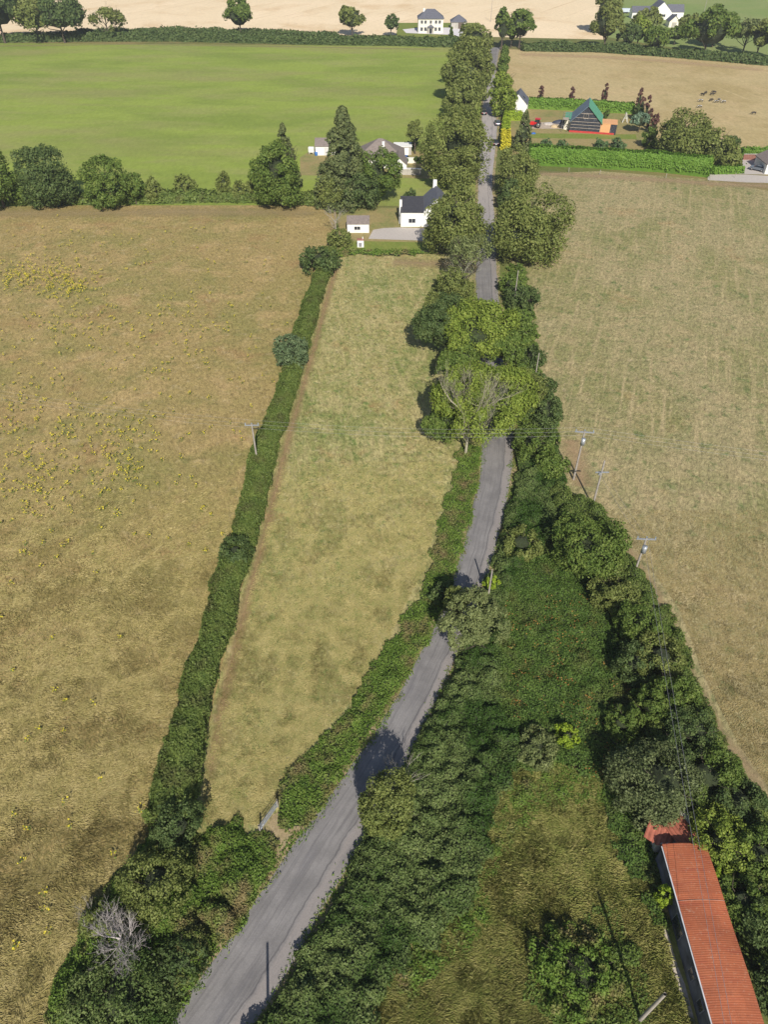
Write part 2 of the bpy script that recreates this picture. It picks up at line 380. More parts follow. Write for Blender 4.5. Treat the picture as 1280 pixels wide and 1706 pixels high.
def scrub(name, poly, hmin, hmax, rmin, rmax, nper, mat, leaf=.14, dens=1.0, step=.3, base=.25, edge=1.3, seed=None, coremat=None, clumpn=.35):
    """a thicket: many overlapping bush domes inside a ground polygon, leaves over their surface"""
    SEED[0] += 1; rng = rs(seed or SEED[0]); vn = VN(SEED[0])
    pa = np.array(poly); x0, y0 = pa.min(0) - 1; x1, y1 = pa.max(0) + 1
    nx = int((x1 - x0) / step) + 1; ny = int((y1 - y0) / step) + 1
    gx = x0 + np.arange(nx) * step; gy = y0 + np.arange(ny) * step
    X, Y = np.meshgrid(gx, gy, indexing='ij')
    M = inpoly(X + 2 * edge * (vn(X, Y, .55) - .5), Y + 2 * edge * (vn(X + 50, Y, .55) - .5), poly)
    Z = np.where(M, base * (.4 + 1.2 * vn(X, Y, .7)), 0.0)
    area = M.sum() * step * step; nb = int(area * nper)
    for _ in range(nb * 6):
        if nb <= 0: break
        cx, cy = rng.uniform(x0, x1), rng.uniform(y0, y1); r = rng.uniform(rmin, rmax); h = rng.uniform(hmin, hmax) * (.6 + .4 * r / rmax)
        a = np.arange(8) * math.pi / 4
        if not inpoly(cx + np.cos(a) * r * .75, cy + np.sin(a) * r * .75, poly).all(): continue
        nb -= 1
        i0, i1 = max(0, int((cx - r - x0) / step)), min(nx, int((cx + r - x0) / step) + 2)
        j0, j1 = max(0, int((cy - r - y0) / step)), min(ny, int((cy + r - y0) / step) + 2)
        d2 = ((X[i0:i1, j0:j1] - cx) ** 2 + (Y[i0:i1, j0:j1] - cy) ** 2) / r ** 2
        Z[i0:i1, j0:j1] = np.maximum(Z[i0:i1, j0:j1], h * np.sqrt(np.clip(1 - d2, 0, 1)))
    Z = Z * (1 + clumpn * 1.6 * (vn(X, Y, 1.1, 3) - .5))
    gxx, gyy = np.gradient(Z, step)
    W = np.where(Z > .06, np.sqrt(1 + gxx ** 2 + gyy ** 2), 0); 
    n = int(W.sum() * step * step / (leaf * leaf * 1.2) * 1.7 * dens)
    pr = (W / W.sum()).ravel(); idx = rng.choice(len(pr), n, p=pr)
    i, j = np.unravel_index(idx, W.shape)
    fx = rng.rand(n); fy = rng.rand(n)
    i2 = np.minimum(i + 1, nx - 1); j2 = np.minimum(j + 1, ny - 1)
    z = Z[i, j] * (1 - fx) * (1 - fy) + Z[i2, j] * fx * (1 - fy) + Z[i, j2] * (1 - fx) * fy + Z[i2, j2] * fx * fy
    pos = np.stack([gx[i] + fx * step, gy[j] + fy * step, z + rng.normal(.02, leaf * .6, n)], 1)
    nv = np.stack([-gxx[i, j], -gyy[i, j], np.ones(n)], 1); nv /= np.linalg.norm(nv, axis=1, keepdims=True)
    pos += nv * np.abs(rng.normal(0, leaf * .7, (n, 1))); pos[:, 2] = np.maximum(pos[:, 2], .03)
    o0 = np.array([pa[:, 0].mean(), pa[:, 1].mean(), 0])
    vv, ff = leaves_geo(pos - o0, nv, np.full(n, leaf), rng, .5)
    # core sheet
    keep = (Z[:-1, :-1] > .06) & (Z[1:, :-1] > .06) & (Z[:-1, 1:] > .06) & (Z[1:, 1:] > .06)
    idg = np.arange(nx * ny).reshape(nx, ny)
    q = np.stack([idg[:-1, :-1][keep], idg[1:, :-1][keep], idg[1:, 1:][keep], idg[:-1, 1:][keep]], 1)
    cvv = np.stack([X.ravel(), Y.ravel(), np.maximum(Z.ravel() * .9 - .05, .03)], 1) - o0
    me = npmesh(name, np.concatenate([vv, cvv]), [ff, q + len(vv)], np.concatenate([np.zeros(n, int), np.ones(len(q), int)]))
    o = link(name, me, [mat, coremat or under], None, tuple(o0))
    o.scale = (1, 1, 1)
    return o, (X, Y, Z, x0, y0, step)
def specks(name, pts, size, mat, per, rng, spread, zr):
    """small leaf-sized faces in little clumps (flowers, rusty leaves)"""
    pts = np.asarray(pts, float); n = len(pts); idx = np.repeat(np.arange(n), per)
    if isinstance(zr, tuple): z = rng.uniform(zr[0], zr[1], len(idx))
    else: z = zr[idx] + rng.uniform(0, .25, len(idx))
    p = np.stack([pts[idx, 0] + rng.normal(0, spread, len(idx)), pts[idx, 1] + rng.normal(0, spread, len(idx)), z], 1)
    vv, ff = leaves_geo(p, np.tile([0, -.3, 1.], (len(p), 1)), np.full(len(p), size), rng, .4, .8)
    return link(name, npmesh(name, vv, [ff]), mat)
def grassblades(name, poly, n, length, width, mat, seed, lift=(.05, .35), dirsc=.12, fade=None, dirn=None, jit=.55):
    rng = rs(seed); vn = VN(seed); pa = np.array(poly); x0, y0 = pa.min(0); x1, y1 = pa.max(0)
    P = []; c = 0
    while c < n:
        x = rng.uniform(x0, x1, n); y = rng.uniform(y0, y1, n); k = inpoly(x, y, poly)
        k &= rng.rand(n) < .62 + .8 * (vn(x, y, .35, 3) - .4)
        if fade: k &= rng.rand(n) < np.clip((fade[1] - y) / (fade[1] - fade[0]), 0, 1)
        P.append(np.stack([x[k], y[k]], 1)); c += k.sum()
    P = np.concatenate(P)[:n]; x, y = P.T
    ang = (vn(x, y, dirsc, 3) * 4.5 + vn(x + 90, y, dirsc * 5, 2) * 1.6 + (dirn or 0)) * math.pi / 1.5 + rng.normal(0, jit, n)
    L = length * rng.uniform(.5, 1.3, n); hgt = rng.uniform(lift[0], lift[1], n) * (.5 + vn(x, y, .5, 2)); d = np.stack([np.cos(ang), np.sin(ang)], 1)
    W = width * rng.uniform(.6, 1.4, n)
    nrm = np.stack([-d[:, 1], d[:, 0]], 1)
    V = np.empty((n, 4, 3)); 
    V[:, 0, :2] = P - nrm * W[:, None] * .5; V[:, 0, 2] = 0.02
    V[:, 1, :2] = P + nrm * W[:, None] * .5; V[:, 1, 2] = 0.02
    V[:, 2, :2] = P + d * L[:, None] * .55 + nrm * W[:, None] * .45; V[:, 2, 2] = hgt
    V[:, 3, :2] = P + d * L[:, None] ; V[:, 3, 2] = hgt * .8
    return link(name, npmesh(name, V.reshape(-1, 3), [np.arange(4 * n).reshape(n, 4)]), mat)
# ---------------------------------------------------------------- ground sheets
def sheet(name, pts, mat, z, uv=None):
    bm = bmesh.new(); vs = [bm.verts.new((x, y, z)) for x, y in pts]
    f = bm.faces.new(vs); f.normal_update()
    if f.normal.z < 0: f.normal_flip()
    bmesh.ops.triangulate(bm, faces=bm.faces[:])
    me = bpy.data.meshes.new(name); bm.to_mesh(me); bm.free()
    o = link(name, me, mat); o['kind'] = 'structure'; return o
straw = (.300, .235, .105)
M_ground = fieldmat('ground_grass', (.17, .17, .055), [((.10, .14, .04), .04, .4, .6, .8, 1), ((.25, .2, .09), .015, .5, .6, .8, 1)], bump=.3)
M_left = fieldmat('rough_pasture', (.325, .250, .105), [((.235, .218, .075), .045, .44, .60, .75, 1), ((.410, .300, .140), .13, .50, .66, .8, 1), ((.310, .185, .090), .10, .56, .74, .7, 1), ((.160, .165, .058), .35, .55, .74, .7, 1), ((.43, .35, .20), .6, .56, .74, .7, 1)],
                   fine=(.68, 1.34), fscale=2.2, bump=.7, rot=.25, bscale=5)
M_paddock = fieldmat('mown_paddock', (.340, .300, .122), [((.205, .235, .075), .05, .40, .58, .85, 1.6), ((.450, .385, .185), .25, .48, .66, .75, 1), ((.36, .205, .10), .16, .58, .74, .6, 1), ((.120, .190, .050), .8, .52, .68, .75, 1), ((.50, .44, .26), 1.1, .55, .70, .6, 1)],
                   fine=(.60, 1.38), fscale=2.4, streak=(.14, 1.6, 9, .50, .72, (.42, .36, .17)), bump=.8, rot=.14, bscale=6)
M_right = fieldmat('cut_meadow', (.325, .282, .148), [((.225, .225, .088), .04, .42, .58, .8, 1.5), ((.400, .320, .175), .17, .48, .66, .75, 1), ((.120, .170, .058), .5, .54, .69, .8, 1), ((.38, .24, .12), .08, .60, .74, .7, 1), ((.46, .38, .23), .9, .56, .70, .6, 1)],
                   fine=(.62, 1.36), fscale=2.3, streak=(-.32, 1.1, 16, .50, .70, (.40, .33, .18)), bump=.8, rot=-.32, bscale=6)
M_green = fieldmat('green_pasture', (.255, .320, .064), [((.195, .255, .052), .02, .42, .6, .9, .4), ((.275, .295, .095), .035, .5, .66, .7, .4), ((.27, .265, .10), .012, .5, .64, .6, .3)], fine=(.9, 1.1), fscale=.8, bump=.15, rot=0)
M_wheat = fieldmat('ripe_wheat', (.76, .62, .42), [((.82, .67, .47), .02, .45, .6, .8, 1), ((.62, .45, .26), .03, .52, .68, .7, 1)], fine=(.93, 1.07), fscale=.7, streak=(-.55, 2.2, 90, .60, .68, (.60, .44, .26)), bump=.12)
M_brown = fieldmat('dry_meadow', (.46, .37, .195), [((.37, .29, .135), .02, .45, .58, .8, 1), ((.50, .38, .21), .06, .5, .68, .7, 1), ((.27, .235, .095), .12, .55, .72, .5, 1)], fine=(.82, 1.15), fscale=1.2, streak=(.25, 1.6, 45, .56, .74, (.50, .40, .22)), bump=.3, rot=.25)
M_farfield = fieldmat('far_pasture', (.20, .27, .085), [((.25, .29, .11), .02, .45, .6, .8, 1)], fine=(.93, 1.07), fscale=.8, bump=.1)
M_lawn = fieldmat('lawn', (.185, .225, .050), [((.27, .25, .08), .08, .5, .66, .7, 1), ((.12, .19, .035), .2, .5, .7, .6, 1)], fine=(.85, 1.15), fscale=2, bump=.2)
M_drylawn = fieldmat('dry_lawn', (.30, .245, .11), [((.20, .215, .075), .10, .46, .60, .9, 1), ((.37, .28, .14), .2, .5, .7, .6, 1)], fine=(.85, 1.15), fscale=2, bump=.3)
M_rough = fieldmat('overgrown_grass', (.290, .265, .090), [((.205, .230, .060), .12, .45, .60, .85, 1), ((.34, .275, .115), .3, .50, .66, .8, 1), ((.25, .20, .08), .5, .55, .7, .5, 1)], fine=(.75, 1.25), fscale=3, bump=.5, rot=.4)
M_gravel = plain('gravel', (.47, .43, .40), .95, .10, 4, bump=.4)
M_pale = plain('pale_gravel', (.66, .64, .66), .95, .05, 1)
M_verge = fieldmat('dry_verge', (.33, .26, .15), [((.20, .20, .07), .5, .45, .6, .9, 1), ((.40, .33, .22), 1.2, .5, .7, .7, 1)], fine=(.75, 1.25), fscale=5, bump=.4)
BIG = 3000
sheet('ground', [(-BIG, -400), (BIG, -400), (BIG, 6000), (-BIG, 6000)], M_ground, 0)
def W(px, py, x): return (x, G(px, py)[1])   # a point at the photo's row but at a given x
def row(py): return G(640, py)[1]
sheet('left_pasture', [(-160, -30), (-22.5, -30)] + [(-21.3, row(1706))] + GP([(318, 1375), (336, 1270), (360, 1150), (395, 1010), (424, 900), (458, 760), (490, 650), (512, 570), (538, 480), (560, 380), (562, 342)]) + [(-230, row(343))], M_left, .010)
sheet('paddock', GP([(320, 1385), (336, 1270), (360, 1150), (395, 1010), (424, 900), (458, 760), (490, 650), (512, 570), (538, 480), (566, 418), (640, 420), (790, 422), (795, 480), (800, 600), (806, 740), (790, 820), (740, 960), (670, 1090), (600, 1200), (520, 1300), (470, 1385), (420, 1400)]), M_paddock, .014)
sheet('right_meadow', GP([(845, 292), (850, 330), (850, 420), (860, 520), (880, 620), (900, 700), (915, 800), (960, 900), (1020, 970), (1090, 1080), (1130, 1180), (1170, 1270), (1230, 1340), (1300, 1420), (1500, 1706)]) + [(80, -30), (180, -30), (260, row(318)), (G(1280, 318)[0], row(318)), G(1190, 300), G(1000, 285)], M_right, .010)
sheet('green_field', [(-300, row(342)), (G(562, 350)[0], row(342)), G(790, 345), G(800, 290), G(805, 190), G(815, 78), (-330, row(68))], M_green, .012)
sheet('wheat_field', [(-390, row(62)), G(0, 62), G(300, 62), G(672, 58), G(1010, 66), G(1000, 30), G(1010, 0), G(1010, -60), (-700, row(-90))], M_wheat, .012)
sheet('dry_meadow', [G(838, 82), G(1000, 86), G(1280, 108), (330, row(112)), (300, row(250)), G(1280, 247), G(1100, 252), G(1085, 185), G(850, 170)], M_brown, .012)
sheet('far_right_pasture', [G(1012, 62), G(1010, 0), G(1010, -60), (900, row(-60)), (500, row(100)), G(1280, 104)], M_farfield, .016)
sheet('building_plot', GP([(842, 165), (1086, 185), (1100, 255), (880, 252), (850, 260)]), M_drylawn, .016)
sheet('bungalow_garden', GP([(500, 262), (520, 250), (690, 252), (800, 255), (800, 300), (500, 292)]), M_drylawn, .016)
sheet('cottage_garden', GP([(562, 346), (810, 346), (795, 425), (566, 421)]), M_drylawn, .018)
sheet('cottage_lawn', GP([(612, 402), (712, 404), (714, 417), (580, 417), (584, 402)]), M_lawn, .024)
sheet('gravel_yard', GP([(614, 398), (706, 401), (722, 381), (668, 379), (640, 380), (622, 383)]), M_gravel, .028)
sheet('house_lawn', GP([(660, 58), (665, 38), (800, 38), (800, 64), (700, 64)]), M_lawn, .018)
sheet('house_forecourt', GP([(677, 55), (671, 49), (700, 46), (772, 46), (772, 62), (752, 58), (700, 56)]), M_pale, .024)
sheet('rough_grass', GP([(560, 1800), (600, 1640), (680, 1560), (760, 1500), (780, 1400), (830, 1280), (930, 1220), (1030, 1260), (1100, 1400), (1180, 1500), (1230, 1800)]) + [(28, -6), (-6, -6)], M_rough, .012)
sheet('farm_lane', GP([(1180, 300), (1180, 290), (1245, 291), (1330, 296), (1330, 306), (1240, 304)]), M_gravel, .022)
sheet('farm_yard', GP([(1236, 262), (1340, 262), (1340, 292), (1230, 290)]), M_gravel, .018)
sheet('garden_terrace', GP([(658, 278), (700, 280), (700, 292), (658, 291)]), M_gravel, .020)
sheet('site_rubble', GP([(868, 205), (942, 203), (942, 215), (870, 214)]), plain('rubble', (.48, .40, .32), .95, .2, 1.2, bump=.4), .022)
sheet('garden_path', GP([(862, 171), (1048, 178), (1046, 182), (862, 176)]), M_gravel, .022)
sheet('mown_stripe', GP([(872, 222), (1060, 224), (1062, 232), (872, 230)]), M_lawn, .022)
# road
RL = [(55, 1960), (225, 1780), (280, 1706), (340, 1622), (400, 1537), (451, 1462), (505, 1384), (556, 1318), (603, 1251), (634, 1209), (666, 1154), (690, 1108), (730, 1035), (750, 980), (772, 915), (787, 850), (799, 800), (804, 740), (803, 640), (797, 560), (793, 480), (794, 436), (796, 380), (797, 305), (799, 262), (802, 215), (805, 175), (812, 130), (818, 96), (817, 79)]
RR = [(300, 1960), (372, 1780), (424, 1706), (468, 1640), (512, 1560), (556, 1480), (604, 1400), (642, 1334), (682, 1260), (708, 1205), (736, 1150), (756, 1104), (784, 1040), (803, 990), (823, 925), (838, 870), (850, 810), (857, 740), (850, 640), (838, 560), (830, 480), (827, 436), (825, 380), (820, 305), (824, 262), (829, 215), (826, 175), (825, 130), (830, 96), (834, 79)]
def roadmesh(name, L, R, mat, z, grow=0.):
    a = np.array(GP(L)); b = np.array(GP(R)); 
    A, _ = path_resample(np.hstack([a, b]), 1.0)
    # smooth
    for _ in range(12): A[1:-1] = A[:-2] * .25 + A[1:-1] * .5 + A[2:] * .25
    l, r = A[:, :2], A[:, 2:]; d = r - l; d /= np.linalg.norm(d, axis=1, keepdims=True)
    rng = rs(5); wob = VN(9)
    l = l - d * grow - (d * (wob(l[:, 0], l[:, 1], .6)[:, None] - .5) * .35); r = r + d * grow + (d * (wob(r[:, 0], r[:, 1], .6)[:, None] - .5) * .35)
    n = len(l); K = 5; t = np.linspace(0, 1, K)
    V = (l[:, None] * (1 - t)[None, :, None] + r[:, None] * t[None, :, None]).reshape(-1, 2)
    V = np.hstack([V, np.full((len(V), 1), z)])
    idx = np.arange(n * K).reshape(n, K)
    q = np.stack([idx[:-1, :-1].ravel(), idx[:-1, 1:].ravel(), idx[1:, 1:].ravel(), idx[1:, :-1].ravel()], 1)
    me = npmesh(name, V, [q]); s = np.concatenate([[0], np.cumsum(np.linalg.norm(np.diff(A[:, :2], axis=0), axis=1))])
    uv = me.uv_layers.new(name='UVMap'); U = np.stack([np.tile(t, n), np.repeat(s, K)], 1)[q.ravel()]
    uv.data.foreach_set('uv', U.astype(np.float32).ravel())
    o = link(name, me, mat); o['kind'] = 'structure'; return o
def roadmat():
    m, nt, p, o = newmat('asphalt')
    tc = N(nt, 'TexCoord'); sp = N(nt, 'SeparateXYZ'); nt.links.new(tc.outputs['UV'], sp.inputs[0])
    mp = N(nt, 'Mapping'); mp.inputs['Scale'].default_value = (16, .10, 1); nt.links.new(tc.outputs['UV'], mp.inputs[0])
    n1 = noise(nt, mp.outputs[0], 1, 5, .6, .3)
    n2 = noise(nt, tc.outputs['Object'], .35, 5, .6); n3 = noise(nt, tc.outputs['Object'], 9, 4, .7)
    cur = mix(nt, (.172, .165, .164), (.240, .230, .228), mapr(nt, n2.outputs[0], .35, .65))
    cur = mix(nt, cur, (.115, .110, .115), mapr(nt, n1.outputs[0], .48, .66, 0, .6))
    # paler gravelly right shoulder beyond a seam
    nu = N(nt, 'Math', operation='MULTIPLY_ADD'); nt.links.new(n2.outputs[0], nu.inputs[0]); nu.inputs[1].default_value = .16; nt.links.new(sp.outputs[0], nu.inputs[2])
    cur = mix(nt, cur, (.27, .245, .235), mapr(nt, nu.outputs[0], .80, .86, 0, .8))
    so_ = N(nt, 'SeparateXYZ'); nt.links.new(tc.outputs['Object'], so_.inputs[0])
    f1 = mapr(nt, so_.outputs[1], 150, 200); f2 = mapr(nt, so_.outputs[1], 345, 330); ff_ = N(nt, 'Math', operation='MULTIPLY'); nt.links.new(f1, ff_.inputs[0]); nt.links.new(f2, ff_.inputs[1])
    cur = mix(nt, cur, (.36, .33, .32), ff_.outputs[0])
    # seam
    a = N(nt, 'Math', operation='SUBTRACT'); nt.links.new(nu.outputs[0], a.inputs[0]); a.inputs[1].default_value = .79
    ab = N(nt, 'Math', operation='ABSOLUTE'); nt.links.new(a.outputs[0], ab.inputs[0])
    cur = mix(nt, cur, (.09, .085, .09), mapr(nt, ab.outputs[0], .018, .004, 0, .75))
    # dark oil patches in the middle
    mp2 = N(nt, 'Mapping'); mp2.inputs['Scale'].default_value = (4, .12, 1); nt.links.new(tc.outputs['UV'], mp2.inputs[0])
    n4 = noise(nt, mp2.outputs[0], 1, 4, .6); cur = mix(nt, cur, (.12, .118, .13), mapr(nt, n4.outputs[0], .55, .72, 0, .6))
    g = mapr(nt, n3.outputs[0], .3, .7, .88, 1.12); cx = N(nt, 'CombineXYZ')
    for i in range(3): nt.links.new(g, cx.inputs[i])
    cur = mix(nt, cur, cx.outputs[0], 1, 'MULTIPLY')
    nt.links.new(cur, p.inputs['Base Color']); setin(p, Roughness=.85)
    b = N(nt, 'Bump'); setin(b, Strength=.3, Distance=.03); nt.links.new(n3.outputs[0], b.inputs['Height']); nt.links.new(b.outputs[0], p.inputs['Normal'])
    return m
roadmesh('road_verge', RL, RR, M_verge, .030, .7)
roadmesh('road', RL, RR, roadmat(), .036)
sheet('field_entrance', GP([(432, 1368), (466, 1352), (500, 1378), (470, 1440), (430, 1500), (420, 1440)]), M_verge, .033)
def strip(name, pts, width, col, z, seed=0, kind='structure'):
    """a ragged-edged strip of bare or scorched ground along a path (metres)"""
    Q, L = path_resample([(p[0], p[1]) for p in pts], 1.0); t = np.gradient(Q, axis=0); t /= np.linalg.norm(t, axis=1, keepdims=True) + 1e-9; n = np.stack([t[:, 1], -t[:, 0]], 1)
    l = Q - n * width / 2; r = Q + n * width / 2; N_ = len(Q); V = np.empty((N_, 2, 3)); V[:, 0, :2] = l; V[:, 1, :2] = r; V[:, :, 2] = z
    idx = np.arange(N_ * 2).reshape(N_, 2); q = np.stack([idx[:-1, 0], idx[:-1, 1], idx[1:, 1], idx[1:, 0]], 1)
    me = npmesh(name, V.reshape(-1, 3), [q]); uv = me.uv_layers.new(name='UVMap'); s = np.linspace(0, 1, N_)
    U = np.stack([np.tile([0., 1.], N_), np.repeat(s, 2)], 1)[q.ravel()]; uv.data.foreach_set('uv', U.astype(np.float32).ravel())
    m, nt, p, o = newmat('scorched_strip'); tc = N(nt, 'TexCoord'); sp = N(nt, 'SeparateXYZ'); nt.links.new(tc.outputs['UV'], sp.inputs[0])
    def par(s_):
        a = N(nt, 'Math', operation='SUBTRACT'); nt.links.new(s_, a.inputs[0]); a.inputs[1].default_value = .5
        b = N(nt, 'Math', operation='ABSOLUTE'); nt.links.new(a.outputs[0], b.inputs[0]); return mapr(nt, b.outputs[0], .5, .0, 0, 1)
    u = par(sp.outputs[0]); 
    b = N(nt, 'Math', operation='SUBTRACT'); nt.links.new(sp.outputs[1], b.inputs[0]); b.inputs[1].default_value = .5
    c = N(nt, 'Math', operation='ABSOLUTE'); nt.links.new(b.outputs[0], c.inputs[0]); v_ = mapr(nt, c.outputs[0], .5, .44, 0, 1)
    n1 = noise(nt, tc.outputs['Object'], .55, 7, .75, .5); mu = N(nt, 'Math', operation='MULTIPLY'); nt.links.new(u, mu.inputs[0]); nt.links.new(v_, mu.inputs[1])
    ad = N(nt, 'Math', operation='ADD'); nt.links.new(mu.outputs[0], ad.inputs[0]); nt.links.new(n1.outputs[0], ad.inputs[1])
    n2 = noise(nt, tc.outputs['Object'], 3.5, 5, .7); nt.links.new(mix(nt, tuple(x * .72 for x in col), tuple(x * 1.25 for x in col), mapr(nt, n2.outputs[0], .3, .7)), p.inputs['Base Color'])
    setin(p, Roughness=.95); nt.links.new(mapr(nt, ad.outputs[0], .85, 1.75, 0, .8), p.inputs['Alpha'])
    o = link(name, me, m); o['kind'] = kind; return o
RED = (.36, .235, .125)
strip('bare_headland', [(x + .9, y) for x, y in GP([(322, 1385), (338, 1270), (362, 1150), (397, 1010), (428, 900), (463, 760), (495, 650), (518, 570), (543, 480), (560, 425)])], 2.8, RED, .042)
strip('bare_meadow_edge', [(x, y - 1.5) for x, y in GP([(880, 285), (1000, 291), (1100, 297), (1184, 303), (1300, 308)])], 9, (.42, .30, .18), .042)
strip('bare_pole_ground', GP([(950, 730), (962, 770), (972, 815)]), 6, (.44, .30, .175), .054)
strip('bare_meadow_margin', GP([(1040, 900), (1110, 1020), (1150, 1130), (1200, 1220), (1290, 1340)]), 3, (.38, .28, .16), .048)
strip('dry_field_top', GP([(-300, 356), (100, 356), (300, 353), (560, 355)]), 12, (.36, .28, .14), .044)
strip('paddock_top_scorch', GP([(650, 436), (720, 440), (790, 440)]), 9, (.38, .27, .15), .046)
strip('meadow_far_edge', GP([(850, 90), (1000, 95), (1100, 101), (1200, 110), (1290, 118)]), 14, (.52, .37, .22), .046)
strip('pasture_far_edge', GP([(-100, 78), (200, 74), (500, 78), (760, 83)]), 7, (.34, .29, .13), .044)
# ================================================================ buildings
wall_w = plain('white_render', (.80, .80, .78), .8, .04, .6)
wall_c = plain('cream_render', (.82, .78, .66), .8, .03, .5)
wall_g = plain('grey_block', (.42, .40, .36), .9, .10, 1)
slate = plain('slate', (.115, .120, .150), .6, .12, 2)
slate_b = plain('dark_slate', (.055, .055, .065), .6, .15, 2)
tile_b = plain('brown_tile', (.215, .180, .165), .8, .12, 2)
glass = plain('window_glass', (.03, .035, .045), .15, .05, 1)
frame_w = plain('white_frame', (.75, .75, .75), .5, .03, 1)
def boxmesh(name, x0, x1, y0, y1, z0, z1, bev=0.):
    bm = bmesh.new(); bmesh.ops.create_cube(bm, size=1)
    for v in bm.verts: v.co = Vector(((x0 + x1) / 2 + v.co.x * (x1 - x0), (y0 + y1) / 2 + v.co.y * (y1 - y0), (z0 + z1) / 2 + v.co.z * (z1 - z0)))
    if bev: bmesh.ops.bevel(bm, geom=bm.edges[:] , offset=bev, segments=1, affect='EDGES')
    me = bpy.data.meshes.new(name); bm.to_mesh(me); bm.free(); return me
def box(name, x0, x1, y0, y1, z0, z1, mat, parent=None, bev=0.):
    return link(name, boxmesh(name, x0, x1, y0, y1, z0, z1, bev), mat, parent)
def pmesh(name, verts, faces, mat, parent=None):
    me = bpy.data.meshes.new(name); me.from_pydata(verts, [], faces); me.update(); return link(name, me, mat, parent)
def window(parent, face, u, z, ww, hh, hx, hy, name='window', fm=None, pm=None):
    """face: 'f' front(-y), 'b' back, 'l' -x, 'r' +x; u along the wall from its centre"""
    t = .06
    def put(nm, a0, a1, z0, z1, d0, d1, mat, par):
        if face == 'f': return box(nm, a0, a1, -hy - d1, -hy - d0, z0, z1, mat, par)
        if face == 'b': return box(nm, a0, a1, hy + d0, hy + d1, z0, z1, mat, par)
        if face == 'l': return box(nm, -hx - d1, -hx - d0, a0, a1, z0, z1, mat, par)
        return box(nm, hx + d0, hx + d1, a0, a1, z0, z1, mat, par)
    w_ = put(name, u - ww / 2 - .08, u + ww / 2 + .08, z - .08, z + hh + .08, -.02, .03, fm or frame_w, parent)
    put('pane', u - ww / 2, u - .03, z, z + hh, .028, .05, pm or glass, w_)
    put('pane', u + .03, u + ww / 2, z, z + hh, .028, .05, pm or glass, w_)
    put('sill', u - ww / 2 - .15, u + ww / 2 + .15, z - .2, z - .085, -.02, .12, fm or frame_w, w_)
    return w_
def roofgable(name, hx, hy, z, rh, mat, parent, ov=.3, axis='x', th=.18):
    """ridge along axis"""
    if axis == 'y': sw = True; a, b = hy, hx
    else: sw = False; a, b = hx, hy
    a += ov; sl = rh / b; b2 = b + ov; z0 = z - sl * ov
    def P(u, v, zz): return (v, u, zz) if sw else (u, v, zz)
    V = [P(-a, -b2, z0), P(a, -b2, z0), P(a, 0, z + rh), P(-a, 0, z + rh), P(a, b2, z0), P(-a, b2, z0)]
    V += [(x, y, q + th) for x, y, q in V]
    Fc = [(0, 1, 2, 3), (3, 2, 4, 5), (6, 9, 8, 7), (9, 11, 10, 8), (0, 6, 7, 1), (4, 10, 11, 5), (0, 3, 9, 6), (3, 5, 11, 9), (1, 7, 8, 2), (2, 8, 10, 4)]
    return pmesh(name, V, Fc, mat, parent)
def roofhip(name, hx, hy, z, rh, mat, parent, ov=.35, ridge=None, th=.15):
    a, b = hx + ov, hy + ov; r = ridge if ridge is not None else max(0.01, a - b)
    V = [(-a, -b, z), (a, -b, z), (a, b, z), (-a, b, z), (-r, 0, z + rh), (r, 0, z + rh), (-a, -b, z - th), (a, -b, z - th), (a, b, z - th), (-a, b, z - th)]
    return pmesh(name, V, [(0, 1, 5, 4), (1, 2, 5), (2, 3, 4, 5), (3, 0, 4), (0, 6, 7, 1), (1, 7, 8, 2), (2, 8, 9, 3), (3, 9, 6, 0), (6, 9, 8, 7)], mat, parent)
def wallgable(name, hx, hy, z, rh, mat, parent, axis='x'):
    if axis == 'x':
        V = [(-hx, -hy, 0), (hx, -hy, 0), (hx, hy, 0), (-hx, hy, 0), (-hx, -hy, z), (hx, -hy, z), (hx, hy, z), (-hx, hy, z), (-hx, 0, z + rh), (hx, 0, z + rh)]
        Fc = [(0, 1, 5, 4), (1, 2, 6, 9, 5), (2, 3, 7, 6), (3, 0, 4, 8, 7), (4, 5, 9, 8), (7, 8, 9, 6)]
    else:
        V = [(-hx, -hy, 0), (hx, -hy, 0), (hx, hy, 0), (-hx, hy, 0), (-hx, -hy, z), (hx, -hy, z), (hx, hy, z), (-hx, hy, z), (0, -hy, z + rh), (0, hy, z + rh)]
        Fc = [(0, 1, 5, 8, 4), (1, 2, 6, 5), (2, 3, 7, 9, 6), (3, 0, 4, 7), (4, 8, 9, 7), (8, 5, 6, 9)]
    return pmesh(name, V, Fc, mat, parent)
